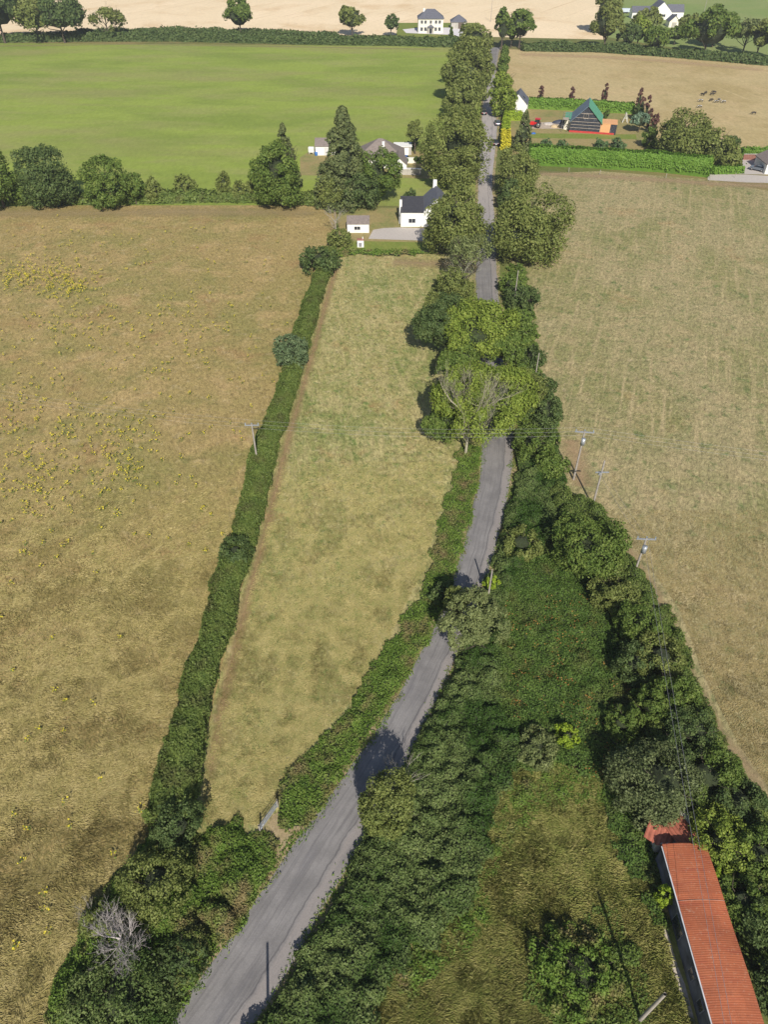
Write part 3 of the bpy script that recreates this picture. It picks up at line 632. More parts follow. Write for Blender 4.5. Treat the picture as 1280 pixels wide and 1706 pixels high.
# --- long red-roofed shed (bottom right of the lane)
def shed():
    hx = 1.84; x0 = 24.25; yN, yF = -9.0, 25.6; hy = (yF - yN) / 2; cy = (yN + yF) / 2
    r = empty('farm_shed', (x0 + hx, cy, 0), 'long low shed with rusty red corrugated roof beside the overgrown grass', 'shed')
    stone = plain('dark_limewashed_wall', (.13, .13, .16), .9, .35, .8, bump=.4)
    box('wall', -hx, hx, -hy, hy, 0, 2.9, stone, r)
    # arched corrugated roof: corrugations run across the width
    m, nt, p, o = newmat('rusty_red_sheet')
    tc = N(nt, 'TexCoord'); n = noise(nt, tc.outputs['Object'], .5, 6, .65); n2 = noise(nt, tc.outputs['Object'], 5, 4, .7)
    mp = N(nt, 'Mapping'); mp.inputs['Scale'].default_value = (.25, 3.2, 1); nt.links.new(tc.outputs['Object'], mp.inputs[0]); n3 = noise(nt, mp.outputs[0], 1, 3, .5)
    cur = mix(nt, (.32, .088, .036), (.40, .120, .050), mapr(nt, n.outputs[0], .35, .65)); cur = mix(nt, cur, (.27, .055, .03), mapr(nt, n3.outputs[0], .55, .72, 0, .6))
    cur = mix(nt, cur, (.46, .26, .17), mapr(nt, n2.outputs[0], .56, .72, 0, .65)); n5 = noise(nt, tc.outputs['Object'], 1.3, 7, .75); cur = mix(nt, cur, (.20, .06, .035), mapr(nt, n5.outputs[0], .56, .72, 0, .6)); cur = mix(nt, cur, (.50, .38, .30), mapr(nt, n5.outputs[0], .38, .26, 0, .7)); br = N(nt, 'TexBrick'); br.inputs['Scale'].default_value = 1; br.inputs['Brick Width'].default_value = 1.9; br.inputs['Row Height'].default_value = .9; br.inputs['Mortar Size'].default_value = .012; br.inputs['Color1'].default_value = (.80, .80, .80, 1); br.inputs['Color2'].default_value = (1.15, 1.12, 1.1, 1); br.inputs['Mortar'].default_value = (.6, .6, .6, 1); nt.links.new(tc.outputs['Object'], br.inputs['Vector']); cur = mix(nt, cur, br.outputs[0], .55, 'MULTIPLY')
    nt.links.new(cur, p.inputs['Base Color']); setin(p, Roughness=.7)
    V = []; nyy = 1100; K = 9
    for i in range(nyy):
        yy = -hy - .15 + (2 * hy + .3) * i / (nyy - 1); cor = .005 * math.sin(i * math.pi / 2.5)
        for k in range(K):
            t = -1 + 2 * k / (K - 1); over = .18 * (0 if t < 0 else 1)
            jag = 0
            V.append((t * (hx + .08), yy, 2.92 + .28 * (1 - t * t) + cor + .05 + .05 * math.sin(yy * .9 + t)))
    idx = np.arange(nyy * K).reshape(nyy, K); q = np.stack([idx[:-1, :-1].ravel(), idx[:-1, 1:].ravel(), idx[1:, 1:].ravel(), idx[1:, :-1].ravel()], 1)
    V = np.array(V)
    rf = link('roof', npmesh('roof', np.concatenate([V, V - [0, 0, .06]]), [q, q[:, ::-1] + len(V)]), m, r)
    # sheet laps: thin pale lines across
    lapm = plain('pale_lap', (.45, .26, .20), .8, .3, 1)
    for yy in (21.2, 12.4, 10.9, 9.3, 3.2):
        T = Tubes(); T.add([(t * (hx + .08), yy - cy, 3.0 + .28 * (1 - t * t) + .05 * math.sin((yy - cy) * .9 + t)) for t in np.linspace(-1, 1, 9)], .022, 4)
        link('sheet_lap', T.mesh('sheet_lap'), lapm, rf)
    box('gutter', -hx - .17, -hx - .08, -hy, hy, 2.84, 2.95, plain('white_gutter', (.62, .62, .66), .5, .1, 1), rf)
    # gable ends closing the arch
    for sy in (-1, 1):
        pts = [(t * hx, sy * (hy - .02), 2.9 + .26 * (1 - t * t)) for t in np.linspace(-1, 1, 9)]
        pmesh('gable', pts, [tuple(range(9))], stone, r)
    for u, ww, hh, z in ((19.8, 1.5, 1.5, .5), (16.4, .7, 1.0, .9), (14.3, .7, 1.0, .9), (11.6, 1.4, 1.9, .1), (7.9, .9, 1.1, .8), (3.0, .8, 1, .8)):
        nm = 'door' if z < .3 else 'window'
        f = box(nm, -hx - .05, -hx + .01, u - cy - ww / 2 - .07, u - cy + ww / 2 + .07, max(z - .07, .02), z + hh + .07, plain('grey_frame', (.22, .22, .25), .8, .1, 2), r)
        box('pane' if nm == 'window' else 'door_panel', -hx - .07, -hx - .048, u - cy - ww / 2, u - cy + ww / 2, z, z + hh, glass if nm == 'window' else plain('dark_boards', (.045, .035, .03), .9, .2, 2), f)
shed()
# broken sheets lying behind the shed
redsheet = plain('fallen_red_sheet', (.38, .12, .075), .75, .2, 1.5, bump=.2)
def fallen(px, py, w_, l_, rz, tilt, z, label):
    x, y = G(px, py, z); rng = rs(int(px)); n = 24; K = 3; V = []
    for i in range(n):
        for k in range(K):
            V.append(((i / (n - 1) - .5) * w_, (k / (K - 1) - .5) * l_ * (1 + (.25 * rng.rand() if k != 1 else 0)), .04 * math.sin(i * 1.6)))
    idx = np.arange(n * K).reshape(n, K); q = np.stack([idx[:-1, :-1].ravel(), idx[:-1, 1:].ravel(), idx[1:, 1:].ravel(), idx[1:, :-1].ravel()], 1)
    V = np.array(V); o = link('roof_sheet', npmesh('roof_sheet', np.concatenate([V, V + [0, 0, .03]]), [q, q + len(V)]), redsheet, None, (x, y, z))
    o.rotation_euler = (tilt, .12, rz); tag(o, label, 'roof sheet')
fallen(1100, 1392, 2.4, 1.5, -.5, .25, 2.1, 'broken red corrugated sheet resting at the far left corner of the long shed')
fallen(1138, 1388, 2.3, 2.6, .35, -.1, 2.3, 'broken red corrugated sheet under the willow, beyond the right half of the shed')
box('shed_ruin', 24.2, 27.6, 26.2, 29.5, 0, 1.95, wall_g, None)
tag(bpy.data.objects['shed_ruin'], 'low grey ruined wall stub beyond the end of the red-roofed shed', 'ruin')
# pale rubble strip beside the shed
RUB = [(1098, 1545), (1112, 1550), (1130, 1610), (1142, 1640), (1158, 1700), (1166, 1760), (1140, 1760), (1128, 1700), (1112, 1640), (1100, 1590)]
sheet('rubble_strip', GP(RUB), plain('pale_rubble', (.50, .44, .38), .95, .2, 4, bump=.6), .020)
def cottage():
    x0, y0 = G(668, 378); x1 = G(703, 378)[0]; hw = (x1 - x0) / 2 + .2
    r = empty('white_cottage', (x0, y0, 0), 'white cottage with dark slate roofs and gravel yard, beside the lane', 'house')
    def sub(nm, dx, dy): o = bpy.data.objects.new(nm, None); COL.objects.link(o); o.parent = r; o.location = (dx, dy, 0); return o
    wh = HZ(378, 354) * 1.02
    def off(o, dx, dy): o.location = (dx, dy, 0); return o
    # wing: lean-to roof falling to the front
    l = 6.2; a = hw
    V = [(-a, 0, 0), (a, 0, 0), (a, l, 0), (-a, l, 0), (-a, 0, wh), (a, 0, wh), (a, l, wh + 1.35), (-a, l, wh + 1.35)]
    off(pmesh('wing_wall', V, [(0, 1, 5, 4), (1, 2, 6, 5), (2, 3, 7, 6), (3, 0, 4, 7), (4, 5, 6, 7)], wall_w, r), a, 0)
    V = [(-a - .05, -.3, wh), (a, -.3, wh), (a, l + .2, wh + 1.45), (-a - .05, l + .2, wh + 1.45)]; V += [(x, y, z + .14) for x, y, z in V]
    off(pmesh('wing_roof', V, [(3, 2, 1, 0), (4, 5, 6, 7), (0, 1, 5, 4), (1, 2, 6, 5), (2, 3, 7, 6), (3, 0, 4, 7)], slate_b, r), a, 0)
    off(window(r, 'f', 0, 1.0, 1.6, .95, 0, 0), a * .98, -.01)
    c = off(box('chimney', -.3, .3, -.3, .3, 0, wh + 2.1, wall_w, r), -.05, 2.2)
    # main block, gable towards the camera
    hx = 3.1; hy = 4.6; ox = 2 * a + hx; oy = hy - .2; mh = wh + .35
    off(wallgable('wall', hx, hy, mh, 2.9, wall_w, r, 'y'), ox, oy)
    off(roofgable('roof', hx, hy, mh, 2.9, slate, r, .2, 'y'), ox, oy)
    off(window(r, 'f', -1.5, 1.0, 1.2, 1.0, 0, hy), ox, oy); off(window(r, 'f', 1.4, 1.0, 1.2, 1.0, 0, hy), ox, oy)
    off(box('chimney', -.45, .45, -.35, .35, mh + 2.2, mh + 4.3, wall_w, r), ox - .2, oy + hy - .5)
    d = off(box('door', -.5, .5, -hy - .06, -hy + .0, .03, 2.1, slate_b, r), ox, oy)
cottage()
def smallshed():
    x0, y0 = G(579, 388); x1 = G(615, 388)[0]; hx = (x1 - x0) / 2; hy = 2.2; wh = HZ(388, 373)
    r = empty('garden_shed', ((x0 + x1) / 2, y0 + hy, 0), 'small white shed with grey pitched roof left of the gravel yard', 'shed')
    wallgable('wall', hx, hy, wh, 1.1, wall_w, r, 'x'); roofgable('roof', hx, hy, wh, 1.1, tile_b, r, .15, 'x', .1)
    window(r, 'f', -.2, .75, 1.4, .75, hx, hy)
    box('door', hx + .0, hx + .05, -.5, .4, .03, wh - .15, tile_b, r)
smallshed()
def well():
    x, y = G(601, 411); r = empty('garden_boiler', (x, y, 0), 'small white boxy boiler housing with reddish cap on the cottage lawn', 'boiler')
    box('body', -.75, .75, -.5, .5, 0, 1.6, wall_w, r, .05); box('lid', -.8, .8, -.55, .55, 1.6, 1.78, plain('red_cap', (.35, .16, .12), .8, .15, 3), r, .03)
    box('door', -.4, .3, -.55, -.5, .2, 1.1, plain('grey_door', (.25, .25, .28), .7, .1, 2), r); box('pipe', .45, .6, -.1, .1, 1.78, 2.3, wall_w, r)
well()
def bungalow():
    x0, y0 = G(590, 292); 
    x1 = G(664, 292)[0]
    x, y = G(634, 276); r = empty('hip_roof_bungalow', (x, y + 2, 0), 'large bungalow with brown hipped roof half hidden by trees', 'house')
    hx, hy = 6.6, 4.6
    box('wall', -hx, hx, -hy, hy, 0, 2.7, wall_w, r); roofhip('roof', hx, hy, 2.75, 4.0, tile_b, r, .5, .6)
    for u in (-4.2, -1.4, 1.6, 4.4): window(r, 'f', u, 1.0, 1.3, 1.0, hx, hy)
    window(r, 'r', -1, 1.0, 1.2, 1.0, hx, hy)
    box('chimney', .5, 1.2, -2.2, -1.5, 4.2, 6.4, wall_w, r)
    # front wing at the right
    wallgable('wing_wall', 2.2, 3.0, 2.7, 1.8, wall_w, r, 'y').location = (hx - 1.4, -hy - 2.2, 0)
    roofgable('wing_roof', 2.2, 3.0, 2.7, 1.8, tile_b, r, .3, 'y').location = (hx - 1.4, -hy - 2.2, 0)
    x, y = G(546, 259); hx = 3.6; hy = 2.6
    r = empty('garden_outbuilding', (x, y + hy, 0), 'white outbuilding with grey roof at the end of the bungalow lawn', 'outbuilding')
    wallgable('wall', hx, hy, 2.6, 1.5, wall_w, r, 'x'); roofgable('roof', hx, hy, 2.6, 1.5, tile_b, r, .2, 'x', .12)
    box('door', -1, 1, -hy - .05, -hy, .03, 2.2, plain('pale_door', (.6, .6, .6), .6, .05, 1), r)
    x, y = G(519, 256); o = box('oil_tank', -.9, .9, -.6, .6, .3, 1.9, plain('white_tank', (.75, .75, .72), .5, .05, 1), None, .2); o.location = (x, y, 0)
    r = empty('oil_tank', (x, y, 0), 'white oil tank on block piers left of the white outbuilding', 'tank'); o.name = 'tank_body'; o.location = (0, 0, 0); o.parent = r
    for sx in (-.6, .6): box('pier', sx - .15, sx + .15, -.4, .4, 0, .3, wall_g, r)
    x, y = G(527, 259); r = empty('water_barrel', (x, y, 0), 'blue barrel standing against the white outbuilding', 'barrel')
    T = Tubes(); T.add([(0, 0, 0), (0, 0, .5), (0, 0, 1.0), (0, 0, 1.05)], [.4, .48, .42, .05], 12); link('drum', T.mesh('drum'), plain('blue_plastic', (.04, .16, .45), .5, .05, 1), r)
    x, y = G(671, 255); r = empty('flat_garage', (x, y, 0), 'pale flat-roofed garage beside the brown-roofed bungalow', 'garage')
    box('wall', -2.6, 2.6, -2, 2, 0, 2.3, wall_g, r); box('roof', -2.75, 2.75, -2.15, 2.15, 2.3, 2.45, wall_w, r); box('door', -1.8, 1.8, -2.06, -2, .03, 2.0, wall_w, r)
    # low block garden wall
    x0, y0 = G(664, 291); x1, _ = G(702, 292); r = empty('garden_wall', (x0, y0, 0), 'low grey block wall in front of the bungalow garden', 'wall')
    box('block_wall', 0, x1 - x0, -.12, .12, 0, 1.5, wall_g, r); box('coping', -.05, x1 - x0 + .05, -.18, .18, 1.5, 1.6, wall_w, r)
    x0, y0 = G(676, 272); r = empty('garden_wall', (x0, y0, 0), 'short cream garden wall beside the round bush near the blue car', 'wall')
    box('block_wall', 0, 3.2, -.12, .12, 0, 1.5, wall_c, r); box('coping', -.05, 3.25, -.18, .18, 1.5, 1.58, wall_w, r)
bungalow()
def bighouse():
    x0, y0 = G(697, 55); x1 = G(738, 55)[0]; hx = (x1 - x0) / 2; wh = HZ(55, 31); rh = HZ(55, 17) - wh; hy = 4.2
    r = empty('farmhouse', ((x0 + x1) / 2, y0 + hy, 0), 'two-storey cream house with hipped slate roof above pale forecourt', 'house')
    box('wall', -hx, hx, -hy, hy, 0, wh, wall_c, r); roofhip('roof', hx, hy, wh + .05, rh, slate, r, .45, 2.0)
    for fx in (-.72, -.42, .42, .72):
        window(r, 'f', fx * hx, .9, 1.25, 1.5, hx, hy); window(r, 'f', fx * hx, wh - 2.1, 1.1, 1.35, hx, hy)
    window(r, 'f', 0, wh - 2.1, 1.0, 1.35, hx, hy)
    p = box('porch', -1.5, 1.5, -hy - 1.8, -hy, 0, 2.6, wall_g, r); pr = roofhip('porch_roof', 1.5, 1.0, 2.65, 1.1, slate, r, .2, .05); pr.location = (0, -hy - .9, 0)
    box('door', -.6, .6, -hy - 1.86, -hy - 1.8, .03, 2.2, glass, r)
    box('chimney', -hx * .62, -hx * .62 + .9, -.4, .5, wh + 1.0, wh + rh + .3, wall_w, r)
    x0, y0 = G(752, 48); x1 = G(777, 48)[0]; hx = (x1 - x0) / 2; wh = HZ(48, 36.5); rh = HZ(48, 26) - wh; hy = 3.2
    r = empty('house_garage', ((x0 + x1) / 2, y0 + hy, 0), 'grey stone garage with hipped slate roof right of the cream house', 'garage')
    box('wall', -hx, hx, -hy, hy, 0, wh, wall_g, r); roofhip('roof', hx, hy, wh + .05, rh, slate, r, .35, .3)
    box('door', -.3, 2.4, -hy - .06, -hy, .03, 2.6, plain('brown_door', (.12, .09, .07), .7, .1, 2), r)
bighouse()
def farright():
    x, y = G(1104, 33); k = MPP(33)
    r = empty('white_house', (x, y, 0), 'white house with grey slate roofs beyond the far trees', 'house')
    def off(o, dx, dy): o.location = (dx, dy, 0); return o
    off(wallgable('wall', 5.2, 5, 3.6, 4.4, wall_w, r, 'y'), -.8, 5); off(roofgable('roof', 5.2, 5, 3.6, 4.4, slate, r, .15, 'y'), -.8, 5)
    off(wallgable('wing_wall', 4.4, 3, 3.2, 3.0, wall_w, r, 'x'), 7.6, 5.5); off(roofgable('wing_roof', 4.4, 3, 3.2, 3.0, slate, r, .15, 'x'), 7.6, 5.5)
    off(wallgable('annexe_wall', 5.5, 3, 2.9, 2.4, wall_w, r, 'x'), -10.5, 6.5); off(roofgable('annexe_roof', 5.5, 3, 2.9, 2.4, slate, r, .15, 'x'), -10.5, 6.5)
    for u, z, ww, hh in ((-2.6, 1.1, 1.3, 1.6), (1.0, 1.3, 2.0, 1.2)): off(window(r, 'f', u, z, ww, hh, 0, 5), -.8, 5)
    off(window(r, 'f', 0, 1.0, 1.8, 1.3, 0, 3), 7.6, 5.5); off(window(r, 'f', 1, 1.0, 1.6, 1.2, 0, 3), -10.5, 6.5)
    x, y = G(1120, 44); r = empty('gabled_garage', (x, y, 0), 'small gabled garage in front of the white house beyond the trees', 'garage')
    wallgable('wall', 2.6, 3, 2.6, 2.4, wall_c, r, 'y'); roofgable('roof', 2.6, 3, 2.6, 2.4, slate, r, .25, 'y'); box('door', -1.2, 1.2, -3.06, -3, .03, 2.2, wall_g, r)
    x, y = G(1042, 22); r = empty('farm_trailer', (x, y, 0), 'pale blue-white trailer parked near the far white house', 'trailer')
    box('trailer_body', -2.6, 2.6, -1.1, 1.1, .6, 2.3, plain('pale_blue', (.55, .62, .72), .5, .05, 1), r, .1)
    for sx in (-1, 1):
        T = Tubes(); T.add([(sx, -1.15, .45), (sx, 1.15, .45)], .42, 12); link('wheel', T.mesh('wheel'), slate_b, r)
farright()
def gablehouse():
    x, y = G(860, 190); 
    r = empty('gable_garage', (x + .2, y, 0), 'plain white gable building with slate roof behind the lime hedge', 'garage', rz=-.22)
    hx, hy = 3.35, 4.2; wh = 3.0; rh = 3.1
    o = wallgable('wall', hx, hy, wh, rh, wall_w, r, 'y'); o.location = (0, hy, 0); o = roofgable('roof', hx, hy, wh, rh, slate, r, .12, 'y'); o.location = (0, hy, 0)
    o = box('rooflight', -.5, .5, -.6, .6, -.03, .06, glass, r); o.location = (1.9, hy - 1, wh + rh - 1.9 * rh / hx + .2); o.rotation_euler = (0, math.atan2(rh, hx), 0)
gablehouse()
def sitehouse():
    x0, y0 = G(950, 221); x1 = G(1002, 221)[0]; hx = (x1 - x0) / 2; hy = 5.2; k = MPP(221)
    r = empty('house_under_construction', ((x0 + x1) / 2 + .8, y0 + hy - .6, 0), 'half-built house wrapped in black membrane with green roof felt and red base', 'house', rz=-.24)
    # black membrane wall with pale battens
    m, nt, p, o = newmat('black_membrane'); tc = N(nt, 'TexCoord'); sp = N(nt, 'SeparateXYZ'); nt.links.new(tc.outputs['Object'], sp.inputs[0])
    n = noise(nt, tc.outputs['Object'], 3, 2, .5); cur = mix(nt, (.028, .032, .045), (.12, .13, .16), mapr(nt, n.outputs[0], .60, .66, 0, .7)); nt.links.new(cur, p.inputs['Base Color']); setin(p, Roughness=.5)
    batten = plain('pale_batten', (.42, .36, .30), .8, .1, 2); felt = plain('green_roof_felt', (.09, .30, .19), .8, .10, 1); felt2 = plain('grey_roof_felt', (.15, .20, .26), .7, .12, 1); redb = plain('red_base_membrane', (.50, .045, .04), .6, .08, 1)
    osb = plain('orange_board', (.68, .36, .17), .8, .06, 2)
    wh, rh = 3.2, 4.6; cx = -.3; gx = hx - .2
    wallgable('wall', gx, hy, wh, rh, m, r, 'y')
    box('base_course', -gx - .06, hx + 4.2, -hy - .07, hy, 0.02, .55, redb, r)
    for z in (1.35, 2.25, 3.15, 4.3, 5.6):
        ww = gx - .1 if z <= wh else gx * (1 - (z - wh) / rh) - .1
        box('batten', -ww, ww, -hy - .05, -hy - .003, z, z + .11, batten, r)
    window(r, 'f', -.3, 4.4, 1.3, 1.1, gx, hy, fm=batten)
    # roof: left slope grey, right slope green
    sl = rh / gx; ov = .35; b2 = gx + ov; z0 = wh - sl * ov; th = .2
    for sg, fm_, nm in ((-1, felt2, 'roof_slope'), (1, felt, 'roof_slope')):
        V = [(0, -hy - .5, wh + rh), (0, hy + .2, wh + rh), (sg * b2, hy + .2, z0), (sg * b2, -hy - .5, z0)]; V += [(x, y, z + th) for x, y, z in V]
        o = pmesh(nm, V, [(0, 1, 2, 3), (7, 6, 5, 4), (0, 4, 5, 1), (1, 5, 6, 2), (2, 6, 7, 3), (3, 7, 4, 0)], fm_, r)
        o['label'] = 'grey felt roof slope' if sg < 0 else 'green felt roof slope'
    # flat extension at the right: orange board panel and black end
    e0 = gx + .01; 
    box('extension_wall', e0, e0 + 4.9, -hy + .02, -hy + 5.5, .02, 3.0, m, r)
    box('board_panel', e0 - .2, e0 + 2.9, -hy - .03, -hy + .01, .56, 3.1, osb, r)
    pmesh('extension_roof', [(e0, -hy - .1, 3.05), (e0 + 5.0, -hy - .1, 3.05), (e0 + 5.0, -hy + 5.5, 3.05), (e0, -hy + 5.5, 3.05), (e0, -hy - .1, 3.2), (e0 + 5.0, -hy - .1, 3.2), (e0 + 5.0, -hy + 5.5, 3.2), (e0, -hy + 5.5, 3.2)], [(3, 2, 1, 0), (4, 5, 6, 7), (0, 1, 5, 4), (1, 2, 6, 5), (2, 3, 7, 6), (3, 0, 4, 7)], osb, r)
    # left side porch with green roof, scaffold
    box('side_wall', -gx - 2.0, -gx + .0, -hy + 2.5, hy, 0, 2.8, wall_c, r); box('side_roof', -gx - 2.1, -gx - .05, -hy + 2.3, hy + .1, 3.2, 3.4, felt, r)
    T = Tubes()
    for sx in (-gx - 2.6, -gx - .7):
        for yy in (-hy - .3, -hy + 2.2): T.add([(sx, yy, 0), (sx, yy, 5.2)], .05, 5)
    for z in (1.8, 3.6, 5.0):
        T.add([(-gx - 2.6, -hy - .3, z), (-gx - .7, -hy - .3, z)], .05, 5); T.add([(-gx - 2.6, -hy + 2.2, z), (-gx - .7, -hy + 2.2, z)], .05, 5)
    sc = empty('scaffold', (r.location.x, r.location.y, 0), 'grey scaffold frame left of the half-built house', 'scaffold', rz=-.24); link('pole_frame', T.mesh('pole_frame'), plain('steel', (.3, .3, .3), .4, .1, 1, .6), sc)
    box('scaffold_board', -gx - 2.6, -gx - .7, -hy - .3, -hy + 2.2, 3.62, 3.68, batten, sc)
    x, y = G(1042, 205); T = Tubes()
    for a, b in (((-.9, 0, 0), (0, 0, 3)), ((.9, 0, 0), (0, 0, 3)), ((-.6, 1.2, 0), (0, 1.2, 3)), ((.9, 1.2, 0), (0, 1.2, 3)), ((0, 0, 3), (0, 1.2, 3)), ((-.45, 0, 1.5), (.45, 0, 1.5))): T.add([a, b], .07, 5)
    o = link('garden_swing', T.mesh('garden_swing'), wall_w, None, (x, y, 0)); tag(o, 'white A-frame garden swing between half-built house and blue-green tree', 'swing')
sitehouse()
def edgehouse():
    x, y = G(1285, 290); r = empty('yard_building', (x, y, 0), 'white building with brown roof at the edge of the farm yard', 'building')
    wallgable('wall', 3.2, 4, 2.6, 1.5, wall_w, r, 'y').location = (1.4, 4, 0); roofgable('roof', 3.2, 4, 2.6, 1.5, tile_b, r, .3, 'y').location = (1.4, 4, 0)
    o = window(r, 'f', -.8, 1, 1.2, 1, 0, 4); o.location = (1.4, 4, 0)
    x, y = G(1238, 266); x1, y1 = G(1300, 262); r = empty('brick_wall', (x, y, 0), 'low red-brown brick wall behind the farm yard', 'wall')
    box('brickwork', 0, x1 - x, -.15, .15, 0, 1.5, plain('red_brick', (.26, .12, .09), .9, .2, 4), r); box('coping', -.05, x1 - x, -.2, .2, 1.5, 1.6, wall_g, r)
edgehouse()
# ================================================================ vehicles
tyre = plain('tyre', (.02, .02, .02), .8, .1, 3); carglass = plain('car_glass', (.02, .025, .03), .08, .02, 1); rimm = plain('rim', (.4, .4, .42), .3, .05, 1, .8)
lampr = plain('tail_lamp', (.5, .02, .02), .3, .02, 1); lampw = plain('head_lamp', (.8, .8, .8), .2, .02, 1)
def wheel(parent, x, y, r, w_, name='wheel'):
    T = Tubes(); T.add([(x - w_ / 2, y, r), (x - w_ / 2 + .001, y, r), (x + w_ / 2 - .001, y, r), (x + w_ / 2, y, r)], [.01, r, r, .01], 16)
    o = link(name, T.mesh('wheel'), tyre, parent)
    s = 1 if x > 0 else -1; T = Tubes(); xx = x + s * w_ / 2; T.add([(xx - .005, y, r), (xx + .015 * s, y, r), (xx + .02 * s, y, r)], [r * .62, r * .6, .01], 12); link('rim', T.mesh('rim'), rimm, o)
def car(px, py, paint, label, rz=0., boxy=False):
    x, y = G(px, py); r = empty('parked_car', (x, y, .04), label, 'car', 'cars parked along the lane and yards', rz)
    # side profile in (y, z), nose towards +y
    prof = [(-2.1, .35), (-2.15, .75), (-2.0, 1.0), (-1.7, 1.02), (1.0, 1.0), (1.9, .86), (2.15, .7), (2.15, .35)]
    def ext(pr, hw0, hw1, zs=None):
        V = []; n = len(pr); zm = min(p[1] for p in pr); zM = max(p[1] for p in pr)
        for s in (-1, 1):
            for (yy, zz) in pr: t = (zz - zm) / (zM - zm); V.append((s * (hw0 * (1 - t) + hw1 * t), yy, zz))
        Fc = [tuple(range(n))[::-1], tuple(range(n, 2 * n))] + [(i, (i + 1) % n, n + (i + 1) % n, n + i) for i in range(n)]
        return V, Fc
    V, Fc = ext(prof, .86, .88); b = pmesh('body', V, Fc, paint, r); bv = b.modifiers.new('bevel', 'BEVEL'); bv.width = .06; bv.segments = 2
    V, Fc = ext([(-1.95, 1.0), (-1.6, 1.42), (.2, 1.44), (1.05, 1.0)] if not boxy else [(-2.0, 1.0), (-1.9, 1.75), (.5, 1.75), (1.1, 1.0)], .84, .66); pmesh('windows', V, Fc, carglass, r)
    V, Fc = ext([(-1.62, 1.40), (-1.5, 1.48), (.1, 1.49), (.25, 1.42)] if not boxy else [(-1.92, 1.72), (-1.85, 1.82), (.4, 1.82), (.55, 1.73)], .70, .64); pmesh('car_roof', V, Fc, paint, r)
    for sx in (-.8, .8):
        for yy in (-1.35, 1.35): wheel(r, sx, yy, .33, .2)
        box('tail_light', sx * .82 - .15, sx * .82 + .15, -2.18, -2.10, .7, .86, lampr, r); box('headlight', sx * .8 - .17, sx * .8 + .17, 2.08, 2.17, .6, .74, lampw, r)
    box('number_plate', -.26, .26, -2.19, -2.14, .5, .62, lampw, r)
black = plain('black_paint', (.012, .014, .03), .2, .02, 1); grey = plain('grey_paint', (.18, .21, .25), .25, .03, 1, .4); bluep = plain('blue_paint', (.03, .12, .40), .25, .03, 1); dark = plain('dark_paint', (.02, .022, .028), .25, .03, 1)
car(825.5, 241, black, 'black car parked on the lane beside the yellow hedge')
car(829, 208, grey, 'grey car parked on the lane beside the white gable building')
car(806, 190, dark, 'dark car in the shade of the lane trees', boxy=True)
car(670, 268, bluep, 'bright blue car beside the brown-roofed bungalow', 1.3)
car(1262, 284, grey, 'grey-blue car in the farm yard beside the brown-roofed building', .9)
def tractor():
    x, y = G(892, 212); r = empty('tractor', (x, y, .02), 'red tractor on the rubble left of the half-built house', 'tractor', rz=math.radians(78))
    red = plain('red_paint', (.55, .02, .02), .35, .06, 1)
    box('bonnet', -.5, .5, .3, 2.6, .9, 1.7, red, r, .1); box('cab', -.8, .8, -1.4, .3, 1.0, 1.6, red, r, .05); box('cab_glass', -.75, .75, -1.3, .2, 1.6, 2.5, carglass, r, .05); box('cab_roof', -.85, .85, -1.45, .35, 2.5, 2.65, red, r, .04)
    box('loader', -.9, .9, 3.1, 3.7, .3, .9, red, r, .05); box('loader_arm', -.7, -.55, .4, 3.2, .8, 1.0, red, r); box('loader_arm', .55, .7, .4, 3.2, .8, 1.0, red, r)
    for sx in (-1, 1): wheel(r, sx * 1.0, -.9, .85, .45); wheel(r, sx * .85, 1.9, .5, .3)
tractor()
sandp = plain('sand_heap', (.55, .43, .26), .95, .12, 3, bump=.4); tarp = plain('dark_tarp', (.04, .05, .08), .6, .1, 2)
def heap(px, py, rx, ry, h, mat, name, label, cat):
    x, y = G(px, py); iv, fi = ico(3); rng = rs(int(px * 7)); vn = VN(int(px)); v = iv * [rx, ry, h]; v = v * (1 + .35 * (vn(iv[:, 0] * 2 + 3, iv[:, 1] * 2, 1.3, 3) - .5))[:, None]; v[:, 2] = np.maximum(v[:, 2], -.02)
    tag(link(name, npmesh(name, v, [fi]), mat, None, (x, y, 0)), label, cat)
heap(926, 212, 1.6, 1.1, .8, sandp, 'sand_heap', 'sandy heap of building material beside the scaffold', 'heap')
heap(914, 207, 1.6, 1.3, .6, M_gravel, 'rubble_heap', 'pale rubble heap between the tractor and the half-built house', 'heap')
heap(932, 205, 2.2, 1.1, 1.0, tarp, 'covered_pile', 'pile under dark tarpaulin behind the sandy heap', 'pile')
heap(889, 223, .8, .5, .5, bluep, 'blue_sack', 'small blue sack on the grass below the tractor', 'sack')
